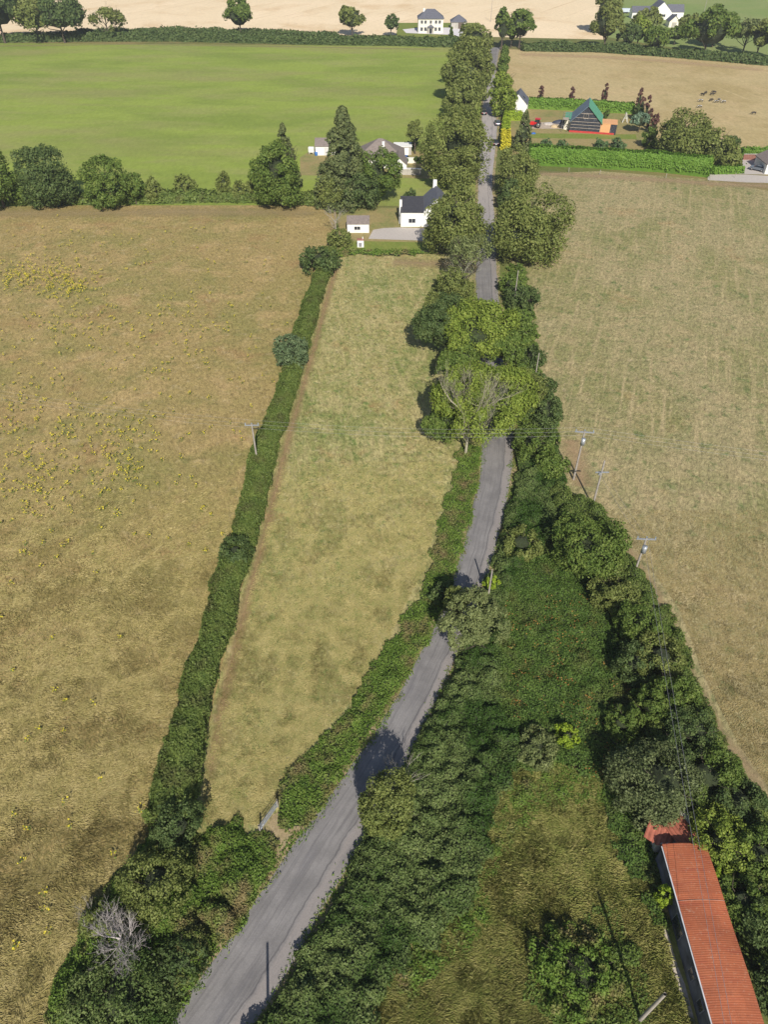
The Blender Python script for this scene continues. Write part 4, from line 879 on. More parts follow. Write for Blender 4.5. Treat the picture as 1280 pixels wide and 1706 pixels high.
# row of pale boulders along the garden path
for i, px in enumerate((884, 889, 903, 909, 914, 918, 926, 934, 940, 1020, 1030)):
    x, y = G(px, 176 + (i % 3) * .6); iv, fi = ico(2); rng = rs(i + 900); v = iv * rng.uniform(.45, .75, 3) * [1, 1, .8] * (1 + .15 * rng.rand(len(iv), 1)); v[:, 2] += .3
    tag(link('boulder', npmesh('boulder', v, [fi]), M_gravel, None, (x, y, 0)), 'pale rounded boulder in the row edging the garden path', 'boulder', 'boulders edging the garden path')
def cowmesh():
    bm = bmesh.new()
    P = {'pel': (0, -.75, 1.15), 'bel': (0, 0, 1.05), 'che': (0, .65, 1.1), 'nek': (0, 1.05, 1.15), 'hd0': (0, 1.35, .85), 'mz': (0, 1.55, .45)}
    rad = {'pel': .33, 'bel': .40, 'che': .36, 'nek': .2, 'hd0': .15, 'mz': .10}
    for nm, yy, sx in (('fl', .65, -.22), ('fr', .65, .22), ('rl', -.75, -.22), ('rr', -.75, .22)):
        d = .12 if nm[0] == 'r' else -.03
        P[nm + 'a'] = (sx, yy, .8); P[nm + 'b'] = (sx, yy - d, .42); P[nm + 'c'] = (sx, yy, .06); rad[nm + 'a'] = .15; rad[nm + 'b'] = .075; rad[nm + 'c'] = .07
    P['tl'] = (0, -1.12, 1.1); P['tt'] = (0, -1.18, .55); rad['tl'] = .05; rad['tt'] = .04
    E = [('pel', 'bel'), ('bel', 'che'), ('che', 'nek'), ('nek', 'hd0'), ('hd0', 'mz'), ('pel', 'tl'), ('tl', 'tt')]
    for nm, b in (('fl', 'che'), ('fr', 'che'), ('rl', 'pel'), ('rr', 'pel')): E += [(b, nm + 'a'), (nm + 'a', nm + 'b'), (nm + 'b', nm + 'c')]
    ks = list(P); me = bpy.data.meshes.new('cow'); me.from_pydata([P[k] for k in ks], [(ks.index(a), ks.index(b)) for a, b in E], []); me.update()
    return me, [rad[k] for k in ks]
cowm = plain('black_cow_hide', (.022, .018, .018), .7, .1, 2); cowp = None
m_, nt_, p_, o_ = newmat('pied_cow_hide'); tc_ = N(nt_, 'TexCoord'); n_ = noise(nt_, tc_.outputs['Object'], 1.6, 1, .4); nt_.links.new(mix(nt_, (.02, .018, .018), (.7, .68, .64), mapr(nt_, n_.outputs[0], .60, .62)), p_.inputs['Base Color']); cowp = m_
for i, (px, py, rz, pied, lb) in enumerate([(1171, 160, .5, 0, 'black cow standing at the front of the small herd, head down'), (1176, 157, 2.2, 0, 'black cow beside the foremost of the herd'), (1190, 156, 1.0, 0, 'black cow standing apart on the right of the pair'), (1187, 159, -1.5, 0, 'dark cow close beside the right-hand standing cow'),
     (1168, 170, 1.4, 1, 'black-and-white cow grazing below the standing group'), (1185, 169, -1.2, 0, 'dark cow grazing in the middle of the herd'), (1194, 171.5, 1.7, 1, 'pied cow grazing near the middle of the herd'), (1199, 169, .3, 1, 'pale pied cow on the right of the herd'), (1206, 172, 1.5, 1, 'pale cow at the right end of the herd'), (1166, 180, 1.6, 1, 'pied cow grazing nearest the camera, below the herd'), (1256, 191, 1.5, 0, 'lone dark cow lying far from the herd')]):
    me, rad = cowmesh(); x, y = G(px, py); o = link('cow', me, cowp if pied else cowm, None, (x, y, 0)); o.rotation_euler = (0, 0, rz)
    o.scale = (.72, .72, .72)
    sk = o.modifiers.new('skin', 'SKIN'); sv = me.skin_vertices[0].data
    for k, rr in enumerate(rad): sv[k].radius = (rr, rr)
    sv[0].use_root = True
    o.modifiers.new('sub', 'SUBSURF').render_levels = 1; tag(o, lb, 'cow', 'cows in the dry meadow')
# ================================================================ poles and wires
wood = plain('weathered_pole', (.34, .31, .28), .85, .15, 2); steel = plain('galvanised', (.45, .48, .52), .4, .08, 2, .5); insul = plain('insulator', (.30, .36, .42), .3, .05, 1)
def pole(name, label, x, y, h, cross=None, z=None, tr=False, rz=0., group='utility poles', r0=.15, arms=1):
    r = empty(name, (x, y, 0), label, 'utility pole', group, rz)
    T = Tubes(); T.add([(0, 0, -.5), (0, 0, h)], [r0, r0 * .72], 10); link('pole_shaft', T.mesh('pole_shaft'), wood, r)
    if cross:
        ca = box('crossarm', -cross, cross, -.07, .07, h - .35, h - .2, steel, r)
        for sx in (-cross * .9, 0, cross * .9):
            T = Tubes(); T.add([(sx, 0, h - .2), (sx, 0, h - .05), (sx, 0, h + .05), (sx, 0, h + .12)], [.05, .09, .06, .08], 8); link('insulator', T.mesh('insulator'), insul, ca)
    if arms > 1:
        ca = box('crossarm', -.9, .9, -.25, -.12, h - 1.9, h - 1.75, steel, r); box('switch_box', -.45, -.1, -.35, -.05, h - 2.2, h - 1.75, steel, ca)
    if tr:
        T = Tubes(); T.add([(0, -.38, h - 2.1), (0, -.38, h - 2.09), (0, -.38, h - 1.1), (0, -.38, h - 1.09)], [.02, .3, .3, .02], 12); b = link('transformer', T.mesh('transformer'), steel, r)
        box('bracket', -.08, .08, -.2, 0, h - 1.9, h - 1.4, steel, b)
    return r
pA = G(430, 777); hA = HZ(777, 706)
pole('utility_pole', 'wooden pole with crossarm standing against the long field hedge', *pA, hA, 1.0)
pB = G(956, 799); pole('utility_pole', 'pole with crossarm and grey transformer at the meadow edge', *pB, 8.7, 1.3, tr=True, rz=-.1)
pC = G(988, 843); pole('utility_pole', 'pole with low crossarm rising behind the large roadside tree', *pC, 8.0, None, arms=2)
pD = G(1055, 962); pole('utility_pole', 'pole with crossarm and transformer nearest the middle of the meadow edge', *pD, 7.0, 1.15, tr=True, rz=-.05)
pE = G(1066, 1700); pole('utility_pole', 'bare wooden pole in the rough grass beside the red-roofed shed', *pE, 7.4, None, r0=.16)
pF = (-8.3, 8.6); pole('utility_pole', 'wooden pole by the bottom of the road whose shadow crosses the tarmac', *pF, 8.2, None, r0=.14)
pG = G(813, 1000); pole('utility_pole', 'short grey pole in the roadside bushes at the bend', *pG, 5.4, None, r0=.12)
pH = G(856, 512); pole('utility_pole', 'pale pole in the dark shrubs beyond the big lane trees', *pH, 7.6, None, r0=.12)
pI = G(893, 624); pole('utility_pole', 'leaning pale post in the hedge edging the meadow', *pI, 4.2, None, r0=.1)
pJ = G(818, 36); pole('utility_pole', 'thin far pole at the edge of the wheat field', *pJ, 10, .6, r0=.14); pK = G(1174, 20); pole('utility_pole', 'thin far pole in the green pasture beyond the trees', *pK, 9, .6, r0=.14)
wirem = plain('wire', (.35, .35, .38), .5, .05, 1, .3)
def wires(p, q, z0, z1, offs, sag, label, r=.016):
    p = np.array(p); q = np.array(q); d = q - p; d = d / np.linalg.norm(d); n = np.array([d[1], -d[0]])
    for o_ in offs:
        t = np.linspace(0, 1, 24); P = [(p[0] + (q[0] - p[0]) * k + n[0] * o_, p[1] + (q[1] - p[1]) * k + n[1] * o_, z0 + (z1 - z0) * k - sag * 4 * k * (1 - k)) for k in t]
        T = Tubes(); T.add(P, r, 4); tag(link('power_line', T.mesh('power_line'), wirem), label, 'power line', label)
wires(pA, (-75, pA[1] + 12), hA, 8, (-.9, 0, .9), 1.0, 'thin overhead wire running from the left pole across the rough pasture', .009)
wires(pA, pB, hA, 8.6, (-.9, 0, .9), .9, 'thin overhead wire between the two crossarm poles, over paddock and road', .009)
wires(pB, (118, 62), 8.6, 8.5, (-.9, 0, .9), 1.2, 'thin overhead wire leaving over the meadow on the right', .009)
wires(pD, (pE[0] + 1.4, -6), 6.6, 7.3, (-.25, .25), .7, 'thin overhead wire running down past the shed', .014)
wires(pC, pD, 6.2, 6.6, (-.4, .4), .4, 'short overhead wire between the two poles beside the large tree', .012)
# metal field gate
def gate():
    a = np.array(G(435, 1384)); b = np.array(G(462, 1346)); L = np.linalg.norm(b - a); r = empty('field_gate', (a[0], a[1], 0), 'galvanised metal bar gate at the bottom of the mown paddock', 'gate', rz=math.atan2(b[1] - a[1], b[0] - a[0]))
    T = Tubes()
    for z in (.25, .45, .65, .9, 1.2): T.add([(0, 0, z), (L, 0, z)], .028, 6)
    for x in (0, L): T.add([(x, 0, .2), (x, 0, 1.22)], .03, 6)
    T.add([(0, 0, .25), (L / 2, 0, 1.2), (L, 0, .25)], .02, 5); link('gate_bars', T.mesh('gate_bars'), steel, r)
    for x in (-.12, L + .12): T = Tubes(); T.add([(x, 0, -.2), (x, 0, 1.4)], .08, 8); link('gate_post', T.mesh('gate_post'), wood, r)
gate()
# fence posts in front of the formal hedge and at the shed
for i, (px, py) in enumerate([(895, 287), (948, 287), (1000, 291), (1110, 297), (1183, 302), (1225, 296)]):
    x, y = G(px, py); T = Tubes(); T.add([(0, 0, 0), (0, 0, 1.3), (0, 0, 1.31)], [.07, .065, .01], 7)
    tag(link('fence_post', T.mesh('fence_post'), wood, None, (x, y, 0)), 'weathered fence post standing in front of the tall clipped hedge', 'post', 'fence posts before the clipped hedge')
# ================================================================ vegetation
def hp(pxpts, dx=0., dy=0.): return [(G(a, b)[0] + dx, G(a, b)[1] + dy) for a, b in pxpts]
# long hedge between rough pasture and paddock (three ages of growth)
HL = [(318, 1372), (338, 1270), (362, 1150), (397, 1010), (428, 900), (463, 760), (495, 650), (518, 570), (543, 480), (562, 425)]
HW = [(4.1, 2.5), (3.8, 2.2), (3.4, 2.1), (3.6, 2.2), (3.3, 1.9), (3.6, 2.3), (3.1, 1.9), (3.4, 2.3), (3.0, 1.8), (3.2, 2.0)]
hedge('field_hedge', 'long dense hedge running up between the rough pasture and the paddock', [(p[0] - wh[0] / 2 - .05, p[1], wh[0], wh[1]) for p, wh in zip(hp(HL), HW)], 3.4, 2.1, L_hedge, leaf=.11, rough=.32, dens=.9, nscale=.35)
tree_c('hawthorn_tree', 'rounded dark tree near the top of the long field hedge', 'tree', 530, 430, 5.5, 66, L_dark, trunk=.08)
tree_c('hawthorn_tree', 'rounded bluish-green tree halfway up the long field hedge', 'tree', 481, 580, 6, 64, leafmat('leaf_blue_dark', [(.042, .072, .040), (.080, .115, .062), (.135, .17, .095)]), trunk=.08)
tree_c('hawthorn_bush', 'dark bush bulging from the lower part of the long field hedge', 'bush', 393, 918, 3.6, 62, L_dark, trunk=.05)
tree_c('hawthorn_bush', 'ragged bush where the field hedge meets the cottage garden', 'bush', 566, 395, 3.4, 40, L_olive, trunk=.05)
baretree('bare_tree', 'bare twiggy grey tree beside the small white shed', 560, 392, 6.0, spread=.5, depth=4, r=.12)
# hedge along the top of the rough pasture
hedge('boundary_hedge', 'low mixed hedge between the rough pasture and the green field', [(-205, row(346))] + hp([(0, 343), (130, 342), (250, 341), (330, 338), (430, 339), (540, 345), (562, 346)], 0, 2), 4.0, 2.0, L_hedge, leaf=.34, rough=.5, nscale=.2)
for (px, yb, yt, wp, mt, lb) in [(2, 350, 248, 90, L_mid, 'broad tree at the left edge of the picture, on the pasture hedge'), (86, 347, 252, 96, L_dark, 'large round dark tree in the pasture hedge'),
      (186, 349, 270, 78, L_mid, 'round mid-green tree right of the large dark one in the pasture hedge'), (226, 343, 288, 44, L_mid, 'smaller tree leaning on the round mid-green tree'),
      (256, 338, 298, 30, L_olive, 'slim shrub just right of the joined round trees'), (310, 330, 296, 36, L_olive, 'small upright round shrub alone on the pasture hedge'),
      (375, 332, 288, 22, L_olive, 'narrow pointed shrub in the pasture hedge'), (402, 335, 302, 28, L_olive, 'low shrub between the narrow shrub and the large green tree'), (425, 334, 296, 30, L_olive, 'shrub touching the left side of the large green tree'),
      (470, 348, 236, 82, L_mid, 'large full green tree left of the garden conifer')]:
    tree_bt('hedge_tree', lb, 'tree', px, yb, yt, wp, mt, trunk=.06, group='trees in the pasture hedge', nclump=60)
tree_bt('spruce', 'grey-green pointed conifer behind the large full green tree', 'tree', 478, 318, 212, 52, L_conifer, shape='cone', trunk=.04, nclump=90)
tree_bt('spruce', 'tall dark spruce beside the white outbuilding, tallest of the garden trees', 'tree', 575, 345, 190, 104, L_conifer, shape='cone', trunk=.03, nclump=200, leaf=.3)
tree_bt('garden_tree', 'dense green tree right of the tall spruce', 'tree', 628, 345, 244, 72, L_mid, trunk=.05, nclump=60)
tree_bt('garden_tree', 'bushy tree at the foot of the tall spruce, left side', 'tree', 556, 348, 284, 52, L_olive, trunk=.05)
tree_bt('garden_tree', 'low dark tree between the spruce and the small shed', 'tree', 600, 350, 290, 60, L_dark, trunk=.05)
tree_bt('garden_tree', 'slim tree standing at the green field edge behind the garden', 'tree', 692, 258, 204, 28, L_olive, trunk=.2)
tree_bt('garden_shrub', 'round dark shrub beside the blue car', 'bush', 671, 278, 261, 17, leafmat('leaf_teal', [(.02, .05, .03), (.04, .09, .05), (.07, .13, .08)]), trunk=.05, nclump=20)
tree_bt('garden_shrub', 'small round yellow-green shrub on the bungalow lawn', 'bush', 539, 289, 275, 14, L_bright, trunk=.05, nclump=20)
tree_bt('garden_shrub', 'pointed dark shrub on the lawn behind the white cottage', 'bush', 683, 335, 314, 20, L_dark, trunk=.03, nclump=24)
tree_bt('garden_shrub', 'small square bush on the bungalow garden wall', 'bush', 698, 272, 258, 14, L_mid, trunk=.03, nclump=16)
hedge('garden_hedge', 'short dark hedge at the back of the bungalow garden near the lane trees', hp([(680, 249), (722, 250)]), 2, 1.8, L_hedge, leaf=.35)
# top boundary hedges
hedge('far_hedge', 'long dark hedge between the green field and the wheat field', [(-330, row(70))] + hp([(0, 70), (150, 68), (300, 68), (500, 73), (650, 75), (770, 78)]), 5.0, 3.2, L_dark, leaf=.5, rough=.3, nscale=.12, dens=.9)
hedge('wheat_hedge', 'second dark hedge just behind the long far hedge, edging the wheat', hp([(130, 61), (300, 57), (420, 60), (560, 65)]), 4.0, 2.6, L_dark, leaf=.5, rough=.3, nscale=.12)
for (px, yb, yt, wp, mt, sp, lb) in [(4, 74, -18, 70, L_dark, 0, 'dark tree cut by the top left corner'), (62, 72, -2, 80, L_olive, 0, 'tall pale-stemmed tree in the far left clump'), (104, 74, -8, 84, L_dark, 0, 'broad dark tree on the right of the far left clump'),
      (180, 70, 12, 56, L_olive, 1, 'thin half-bare tree standing on the far hedge'), (401, 62, 3, 50, L_mid, 0, 'round dark green tree in front of the wheat, left of the pair'), (587, 62, 12, 42, L_olive, 0, 'round tree alone in front of the wheat'),
      (651, 62, 25, 22, L_dark, 0, 'small slim tree left of the cream two-storey house')]:
    tree_bt('far_tree', lb, 'tree', px, yb, yt, wp, mt, trunk=.12, group='trees on the far hedges', sparse=bool(sp), dens=.5 if sp else 1, nclump=46)
tree_bt('garden_shrub', 'tiny cone shrub on the forecourt of the cream house', 'bush', 752, 60, 47, 6, L_mid, shape='cone', trunk=.03, nclump=14)
# right-hand far hedge with trees
hedge('meadow_hedge', 'long dark hedge across the far side of the dry meadow', hp([(872, 84), (1000, 86), (1100, 93), (1200, 101), (1290, 109), (1500, 122)]), 5.0, 3.0, L_dark, leaf=.5, rough=.4, nscale=.12)
for (px, yb, yt, wp, mt, sp, lb) in [(836, 84, 18, 24, L_mid, 0, 'slim tree at the bend where the lane meets the wheat'), (866, 82, 15, 42, L_mid, 0, 'round tree right of the slim one at the lane bend'), (852, 80, 36, 20, L_dark, 0, 'low shrub between the two trees at the lane bend'),
      (1008, 88, 4, 56, L_olive, 0, 'tallest tree at the left end of the dry meadow hedge'), (1006, 60, -30, 40, L_olive, 0, 'tree behind the tallest one, reaching the top edge'), (1046, 88, 40, 36, L_dark, 0, 'low tree right of the tallest hedge tree'), (1076, 60, 12, 40, L_olive, 0, 'tree in front of the far white house, left side'),
      (1088, 92, 46, 50, L_mid, 0, 'bushy green tree standing on the dry meadow hedge'), (1062, 84, 30, 30, L_bright, 0, 'yellowish slim tree between two darker hedge trees'), (1150, 66, 28, 40, L_olive, 0, 'tree just right of the small gabled garage'),
      (1176, 100, 18, 84, L_mid, 0, 'broad dense tree on the dry meadow hedge, largest of that row'), (1190, 80, 24, 54, L_olive, 0, 'tree merging behind the broadest tree of the row'), (1240, 92, 30, 46, L_grey, 1, 'greyish half-bare tree right of the broadest tree'), (1262, 98, 36, 40, L_olive, 0, 'olive tree beside the greyish half-bare one'),
      (1290, 104, 34, 46, L_mid, 0, 'tree cut by the right edge on the dry meadow hedge'), (1125, 76, 46, 34, L_mid, 0, 'low tree below the small gabled garage')]:
    tree_bt('meadow_tree', lb, 'tree', px, yb, yt, wp, mt, trunk=.1, group='trees along the dry meadow hedge', sparse=bool(sp), dens=.6 if sp else 1, nclump=40)
# lane trees, far
for (px, yb, yt, wp, mt, tr, lb) in [(792, 92, 37, 56, L_olive, .08, 'lane tree farthest up on the left side'), (783, 150, 60, 74, L_olive, .08, 'second tree down the left side of the far lane'), (776, 172, 88, 84, L_olive, .08, 'wide spreading tree over the left of the far lane'), (766, 200, 136, 64, L_olive, .08, 'tree with greyish side branches above the lane cars'),
      (838, 196, 114, 40, L_bright, .05, 'bright green dense tree on the right of the far lane'), (838, 120, 88, 16, L_mid, .05, 'small shrub on the right verge of the far lane'), (842, 196, 176, 18, L_dark, .05, 'dark shrub behind the grey parked car')]:
    tree_bt('lane_tree', lb, 'tree', px, yb, yt, wp, mt, trunk=tr, group='trees lining the far lane', nclump=50)
hedge('lane_hedge', 'overgrown green hedge on the right verge of the far lane', hp([(836, 128), (838, 112), (842, 96), (842, 86)]), 2.2, 2.2, L_mid, leaf=.4)
for (px, yb, yt, wp, mt, lb) in [(762, 314, 180, 98, L_olive, 'large spreading tree over the left of the lane above the cottage'), (756, 432, 308, 94, L_olive, 'tree hiding the right side of the white cottage'),
      (862, 330, 246, 62, L_olive, 'round tree right of the lane next to the clipped hedge'), (880, 440, 312, 118, L_olive, 'broad round tree right of the lane opposite the cottage')]:
    tree_bt('roadside_tree', lb, 'tree', px, yb, yt, wp, mt, trunk=.05, group='large trees beside the middle lane', nclump=95, leaf=.26)
tree_bt('cypress', 'dark pointed conifer right of the yellow hedge', 'tree', 871, 250, 188, 34, L_conifer, shape='cone', trunk=.03, nclump=90, fill=1)
tree_bt('lane_shrub', 'low dark shrub filling the base of the tree opposite the cottage', 'bush', 846, 352, 300, 30, L_dark, trunk=.03)
tree_bt('lane_shrub', 'shrubby growth under the lane tree near the conifer', 'bush', 776, 300, 262, 40, L_olive, trunk=.03)
baretree('bare_tree', 'leafless pale tree standing on the lane verge below the cottage', 772, 488, 8.5, plain('pale_branch', (.30, .30, .22), .9, .1, 2), .5, 4, .13)
tree_bt('ash_sapling', 'thin grey-green ash on the verge below the white cottage', 'tree', 776, 485, 400, 66, L_grey, trunk=.2, sparse=True, dens=.35)
tree_bt('ash_sapling', 'sparse shrub at the foot of the leafless pale tree', 'tree', 755, 496, 452, 60, L_olive, trunk=.05, dens=.7)
# formal hedges and garden planting
hedge('clipped_hedge', 'tall bright green clipped hedge along the top of the meadow', hp([(884, 274), (1000, 280), (1100, 286), (1184, 295)], 0, 2.0), 6.0, 4.2, L_formal, leaf=.26, rough=.08, box=True, nscale=.3, dens=1.2)
hedge('clipped_hedge', 'lower clipped hedge stub beside the farm lane', hp([(1188, 291), (1238, 289)], 0, 1), 2.5, 1.6, L_formal, leaf=.28, rough=.12, box=True)
hedge('clipped_hedge', 'dark clipped hedge behind the half-built house', hp([(850, 180), (950, 184), (1056, 190)], 0, 1), 3.0, 3.0, L_formal, leaf=.32, rough=.08, box=True)
hedge('lime_hedge', 'lime-green hedge along the lane below the white gable building', hp([(842, 232), (843, 214), (845, 200), (858, 200), (868, 200)]), 2.2, 2.6, L_lime, leaf=.26, rough=.12, box=True)
hedge('yellow_hedge', 'bright yellow hedge beside the black car', hp([(842, 250), (842, 234)]), 2.6, 3.0, L_yellow, leaf=.24, rough=.1, box=True)
for px, py, wd, lb in [(910, 247, 18, 'round clipped shrub, leftmost of the garden row'), (937, 249, 18, 'round clipped shrub alone between the conifer and the half-built house'), (1000, 246, 18, 'rear shrub of the pair below the half-built house'), (1003, 251, 20, 'front shrub of the pair below the half-built house'), (1027, 246, 20, 'rear shrub of the pair near the blue-green tree'), (1032, 251, 20, 'front shrub of the pair near the blue-green tree')]:
    tree_bt('round_shrub', lb, 'bush', px, py, py - 15, wd, leafmat('leaf_sage', [(.045, .08, .035), (.08, .13, .06), (.12, .18, .09)]) if px == 910 else bpy.data.materials['leaf_sage'], trunk=.02, nclump=26, group='round shrubs on the plot lawn', leaf=.25)
for px, yb, yt, lb in [(900, 171, 145, 'purple column tree, leftmost behind the dark hedge'), (951, 173, 147, 'purple column tree directly left of the green roof'), (1005, 175, 141, 'purple column tree right of the green roof'), (1061, 192, 149, 'tallest purple column tree at the hedge corner'), (1067, 198, 160, 'slim purple column tree second from the hedge corner'), (1074, 206, 161, 'purple column tree above the blue-green tree'), (1080, 214, 182, 'short purple column tree right of the blue-green tree'), (1086, 224, 193, 'purple column tree lowest in the row'), (1090, 221, 192, 'purple column tree at the outer end of the row'), (846, 150, 128, 'small purple column tree behind the bright lane tree')]:
    tree_bt('purple_beech', lb, 'tree', px, yb, yt, 9, L_purple, shape='column', trunk=.08, nclump=22, leaf=.26, core=.6, group='purple column trees round the plot')
tree_bt('blue_spruce', 'blue-green rounded tree at the end of the half-built house plot', 'tree', 1065, 222, 190, 30, L_sage, trunk=.15, nclump=30)
tree_bt('plot_shrub', 'dark green shrub under the purple trees', 'bush', 1062, 200, 172, 16, L_dark, trunk=.02, nclump=20)
tree_bt('plot_shrub', 'shaded green shrub below the blue-green tree', 'bush', 1082, 246, 212, 24, L_mid, trunk=.02, nclump=24)
tree_bt('plot_shrub', 'yellowish bush at the lower corner of the plot', 'bush', 1086, 254, 238, 16, L_bright, trunk=.02, nclump=20)
tree_bt('plot_shrub', 'small shrub against the right wall of the half-built house', 'bush', 1010, 200, 180, 9, L_mid, trunk=.02, nclump=14)
for (px, yb, yt, wp, mt, lb) in [(1140, 272, 194, 96, L_olive, 'large spreading tree between the plot and the farm yard'), (1190, 280, 218, 70, L_olive, 'right half of the spreading tree clump by the farm yard'), (1218, 252, 226, 26, L_dark, 'dark bluish shrub behind the tree clump'), (1110, 268, 222, 40, L_dark, 'low dark tree at the plot corner'), (1215, 282, 246, 40, L_olive, 'low tree beside the farm lane')]:
    tree_bt('yard_tree', lb, 'tree', px, yb, yt, wp, mt, trunk=.04, group='trees beside the farm yard', nclump=60)
hedge('yard_hedge', 'low bright hedge above the farm yard', hp([(1236, 256), (1300, 254)]), 2, 1.4, L_formal, leaf=.3)
# central cluster over the road
for (px, py, h, wp, mt, lb, kw) in [(750, 545, 9, 130, L_dark, 'dark green round tree at the back left of the road clump', {}), (802, 550, 10, 150, L_bright, 'bright yellow-green tree in the middle of the road clump', {}),
      (816, 662, 11.5, 176, L_bright, 'large yellow-green tree arching over the road, front of the clump', {}), (745, 704, 6.0, 84, L_mid, 'low leafy tree around the foot of the bare tree', {}), (768, 600, 7, 90, L_mid, 'mid-green tree wedged between the dark and bright trees', {}),
      (866, 660, 8, 100, L_olive, 'olive tree on the right of the road clump', {}), (845, 580, 7.0, 70, L_mid, 'small tree joining the clump on the far right side', {})]:
    tree_c('road_tree', lb, 'tree', px, py, h, wp, mt, trunk=.1, group='clump of trees over the road', nclump=110, core=.72, crad=(.15, .28), **kw)
baretree('dead_tree', 'large leafless grey tree in front of the leafy road clump', 776, 757, 13.5, plain('grey_branch', (.34, .315, .23), .9, .12, 2), .55, 5, .19, .28, .26, start=.12, starts=11)
# right side strip of trees, from the cottage down to the shed
ed = [(872, 492, 4.5, 60, L_dark, 'dark shrub round the pale pole'), (870, 545, 4, 52, L_mid, 'long low bush between the pale pole and the road clump'), (890, 590, 3.5, 44, L_dark, 'dark bush beside the leaning pale post'), (850, 470, 3.5, 36, L_mid, 'narrow bush on the verge near the pale pole'),
      (912, 680, 5, 74, L_dark, 'dark tree at the meadow edge beside the road clump'), (890, 735, 5, 70, L_mid, 'green tree at the roadside below the road clump'), (905, 640, 4, 50, L_dark, 'dark bush just above the meadow edge tree'), (915, 770, 3.5, 60, L_mid, 'bush beside the pole shadow')]
for px, py, h, wp, mt, lb in ed: tree_c('verge_tree', lb, 'tree', px, py, h, wp, mt, trunk=.05, nclump=50, group='trees and bushes between the lane and the meadow')
ed = [(985, 905, 6.5, 118, L_mid, 'large tree in front of the two meadow poles', 110), (1030, 985, 4.5, 80, L_olive, 'olive tree below the meadow pole with transformer', 50), (1075, 1035, 5, 90, L_mid, 'tree on the meadow edge right of the brambles', 60), (1100, 1090, 5, 90, L_olive, 'spreading olive tree projecting into the meadow', 60),
      (1060, 1100, 4.5, 70, L_dark, 'dark tree on the inner side of the meadow edge trees', 50), (1120, 1160, 4.8, 90, L_mid, 'mid-green tree on the meadow edge above the willow', 60), (1085, 1170, 4.2, 70, L_mid, 'small leafy tree beside the overhead wires', 50), (1160, 1215, 4.6, 100, L_dark, 'dark tree right of the willow by the meadow', 60),
      (1180, 1290, 4.5, 110, L_mid, 'leafy green tree at the right of the willow', 60), (1105, 1300, 6.0, 160, leafmat('leaf_willow', [(.050, .068, .030), (.095, .118, .055), (.150, .170, .088)]), 'broad grey-green willow overhanging the ruined shed end', 130), (1235, 1330, 4, 90, L_dark, 'dark tree near the meadow corner', 50), (1205, 1400, 4.2, 100, L_bright, 'yellow-green tree beyond the right side of the shed roof', 70),
      (1262, 1420, 4, 100, L_mid, 'mid-green bush right of the yellow-green tree', 60), (1240, 1500, 3.9, 90, L_mid, 'leafy bush leaning to the shed roof', 60), (1290, 1540, 4.2, 110, L_dark, 'dark bush on the right edge beside the shed', 60), (1268, 1480, 3, 70, L_olive, 'olive bush behind the leafy one near the shed', 40),
      (1300, 1640, 3.5, 90, L_dark, 'dark bush in the right corner next to the roof', 50), (1040, 1200, 3.2, 60, L_mid, 'bush left of the overhead wires', 40), (1130, 1250, 4.5, 70, L_dark, 'dark tree in the gap above the willow', 50)]
for px, py, h, wp, mt, lb, nc in ed: tree_c('edge_tree', lb, 'tree', px, py, h, wp, mt, trunk=.05, nclump=nc, core=.7, crad=(.17, .32), group='trees between the brambles and the right meadow')
tree_c('lime_bush', 'small lime-green bush against the left wall of the shed', 'bush', 1111, 1490, 2.6, 26, L_lime, trunk=.02, nclump=20, leaf=.1)
tree_c('lime_bush', 'small lime-green bush at the right eave of the shed', 'bush', 1186, 1452, 3.3, 20, L_lime, trunk=.02, nclump=16, leaf=.1)
tree_c('lime_bush', 'lime-green creeper bush halfway along the right eave', 'bush', 1206, 1490, 3.0, 26, L_lime, trunk=.02, nclump=16, leaf=.1)
tree_c('lime_bush', 'bright yellow-green bush alone among the brambles', 'bush', 946, 1226, 2.2, 44, L_lime, trunk=.02, nclump=30, leaf=.11)
tree_c('lime_bush', 'bright lime bush at the road bend beside the grey pole', 'bush', 820, 968, 2.6, 26, L_lime, trunk=.02, nclump=20, leaf=.12)
# tree leaning over the road bend, grey-green
tree_c('ash_tree', 'grey-green tree leaning over the road at the bend', 'tree', 790, 1040, 6.5, 120, L_grey, trunk=.12, nclump=100, dens=.8, core=.55, crad=(.13, .26), limb=True)
tree_c('ash_tree', 'tree on the bend reaching over the tarmac toward the paddock', 'tree', 768, 1010, 5.5, 60, L_olive, trunk=.3, nclump=40, dens=.6, core=0, crad=(.15, .3), limb=True)
tree_c('verge_bush', 'dark bush on the paddock side of the road bend', 'bush', 742, 985, 2.6, 44, L_dark, trunk=.03, nclump=30)
tree_c('roadside_bush', 'yellowish bush on the road side above the bend', 'bush', 868, 900, 3.2, 70, L_olive, trunk=.02, nclump=40)
tree_c('blackthorn_tree', 'tall blackthorn casting a large shadow across the road', 'tree', 652, 1338, 6.4, 95, L_olive, trunk=.1, nclump=70, dens=.8, core=.6, limb=True)
baretree('bare_sapling', 'thin pale leafless sapling above the large road shadow', 672, 1318, 5.6, spread=.4, depth=3, r=.07, up=.3, L=.28)
baretree('bare_sapling', 'second spindly leafless sapling beside the road shadow', 655, 1330, 5.0, plain('twig', (.22, .2, .16), .9, .1, 2), .45, 3, .06, .3, .3)
tree_c('elder_bush', 'big green bush in the rough grass left of the shed', 'bush', 965, 1615, 2.2, 170, L_verge, trunk=.02, nclump=110, rz=1.6, core=.5, leaf=.11, crad=(.12, .24))
tree_c('elder_bush', 'grey-leaved shrub beside the lime bush in the brambles', 'bush', 890, 1240, 2.0, 80, L_grey, trunk=.02, nclump=50)
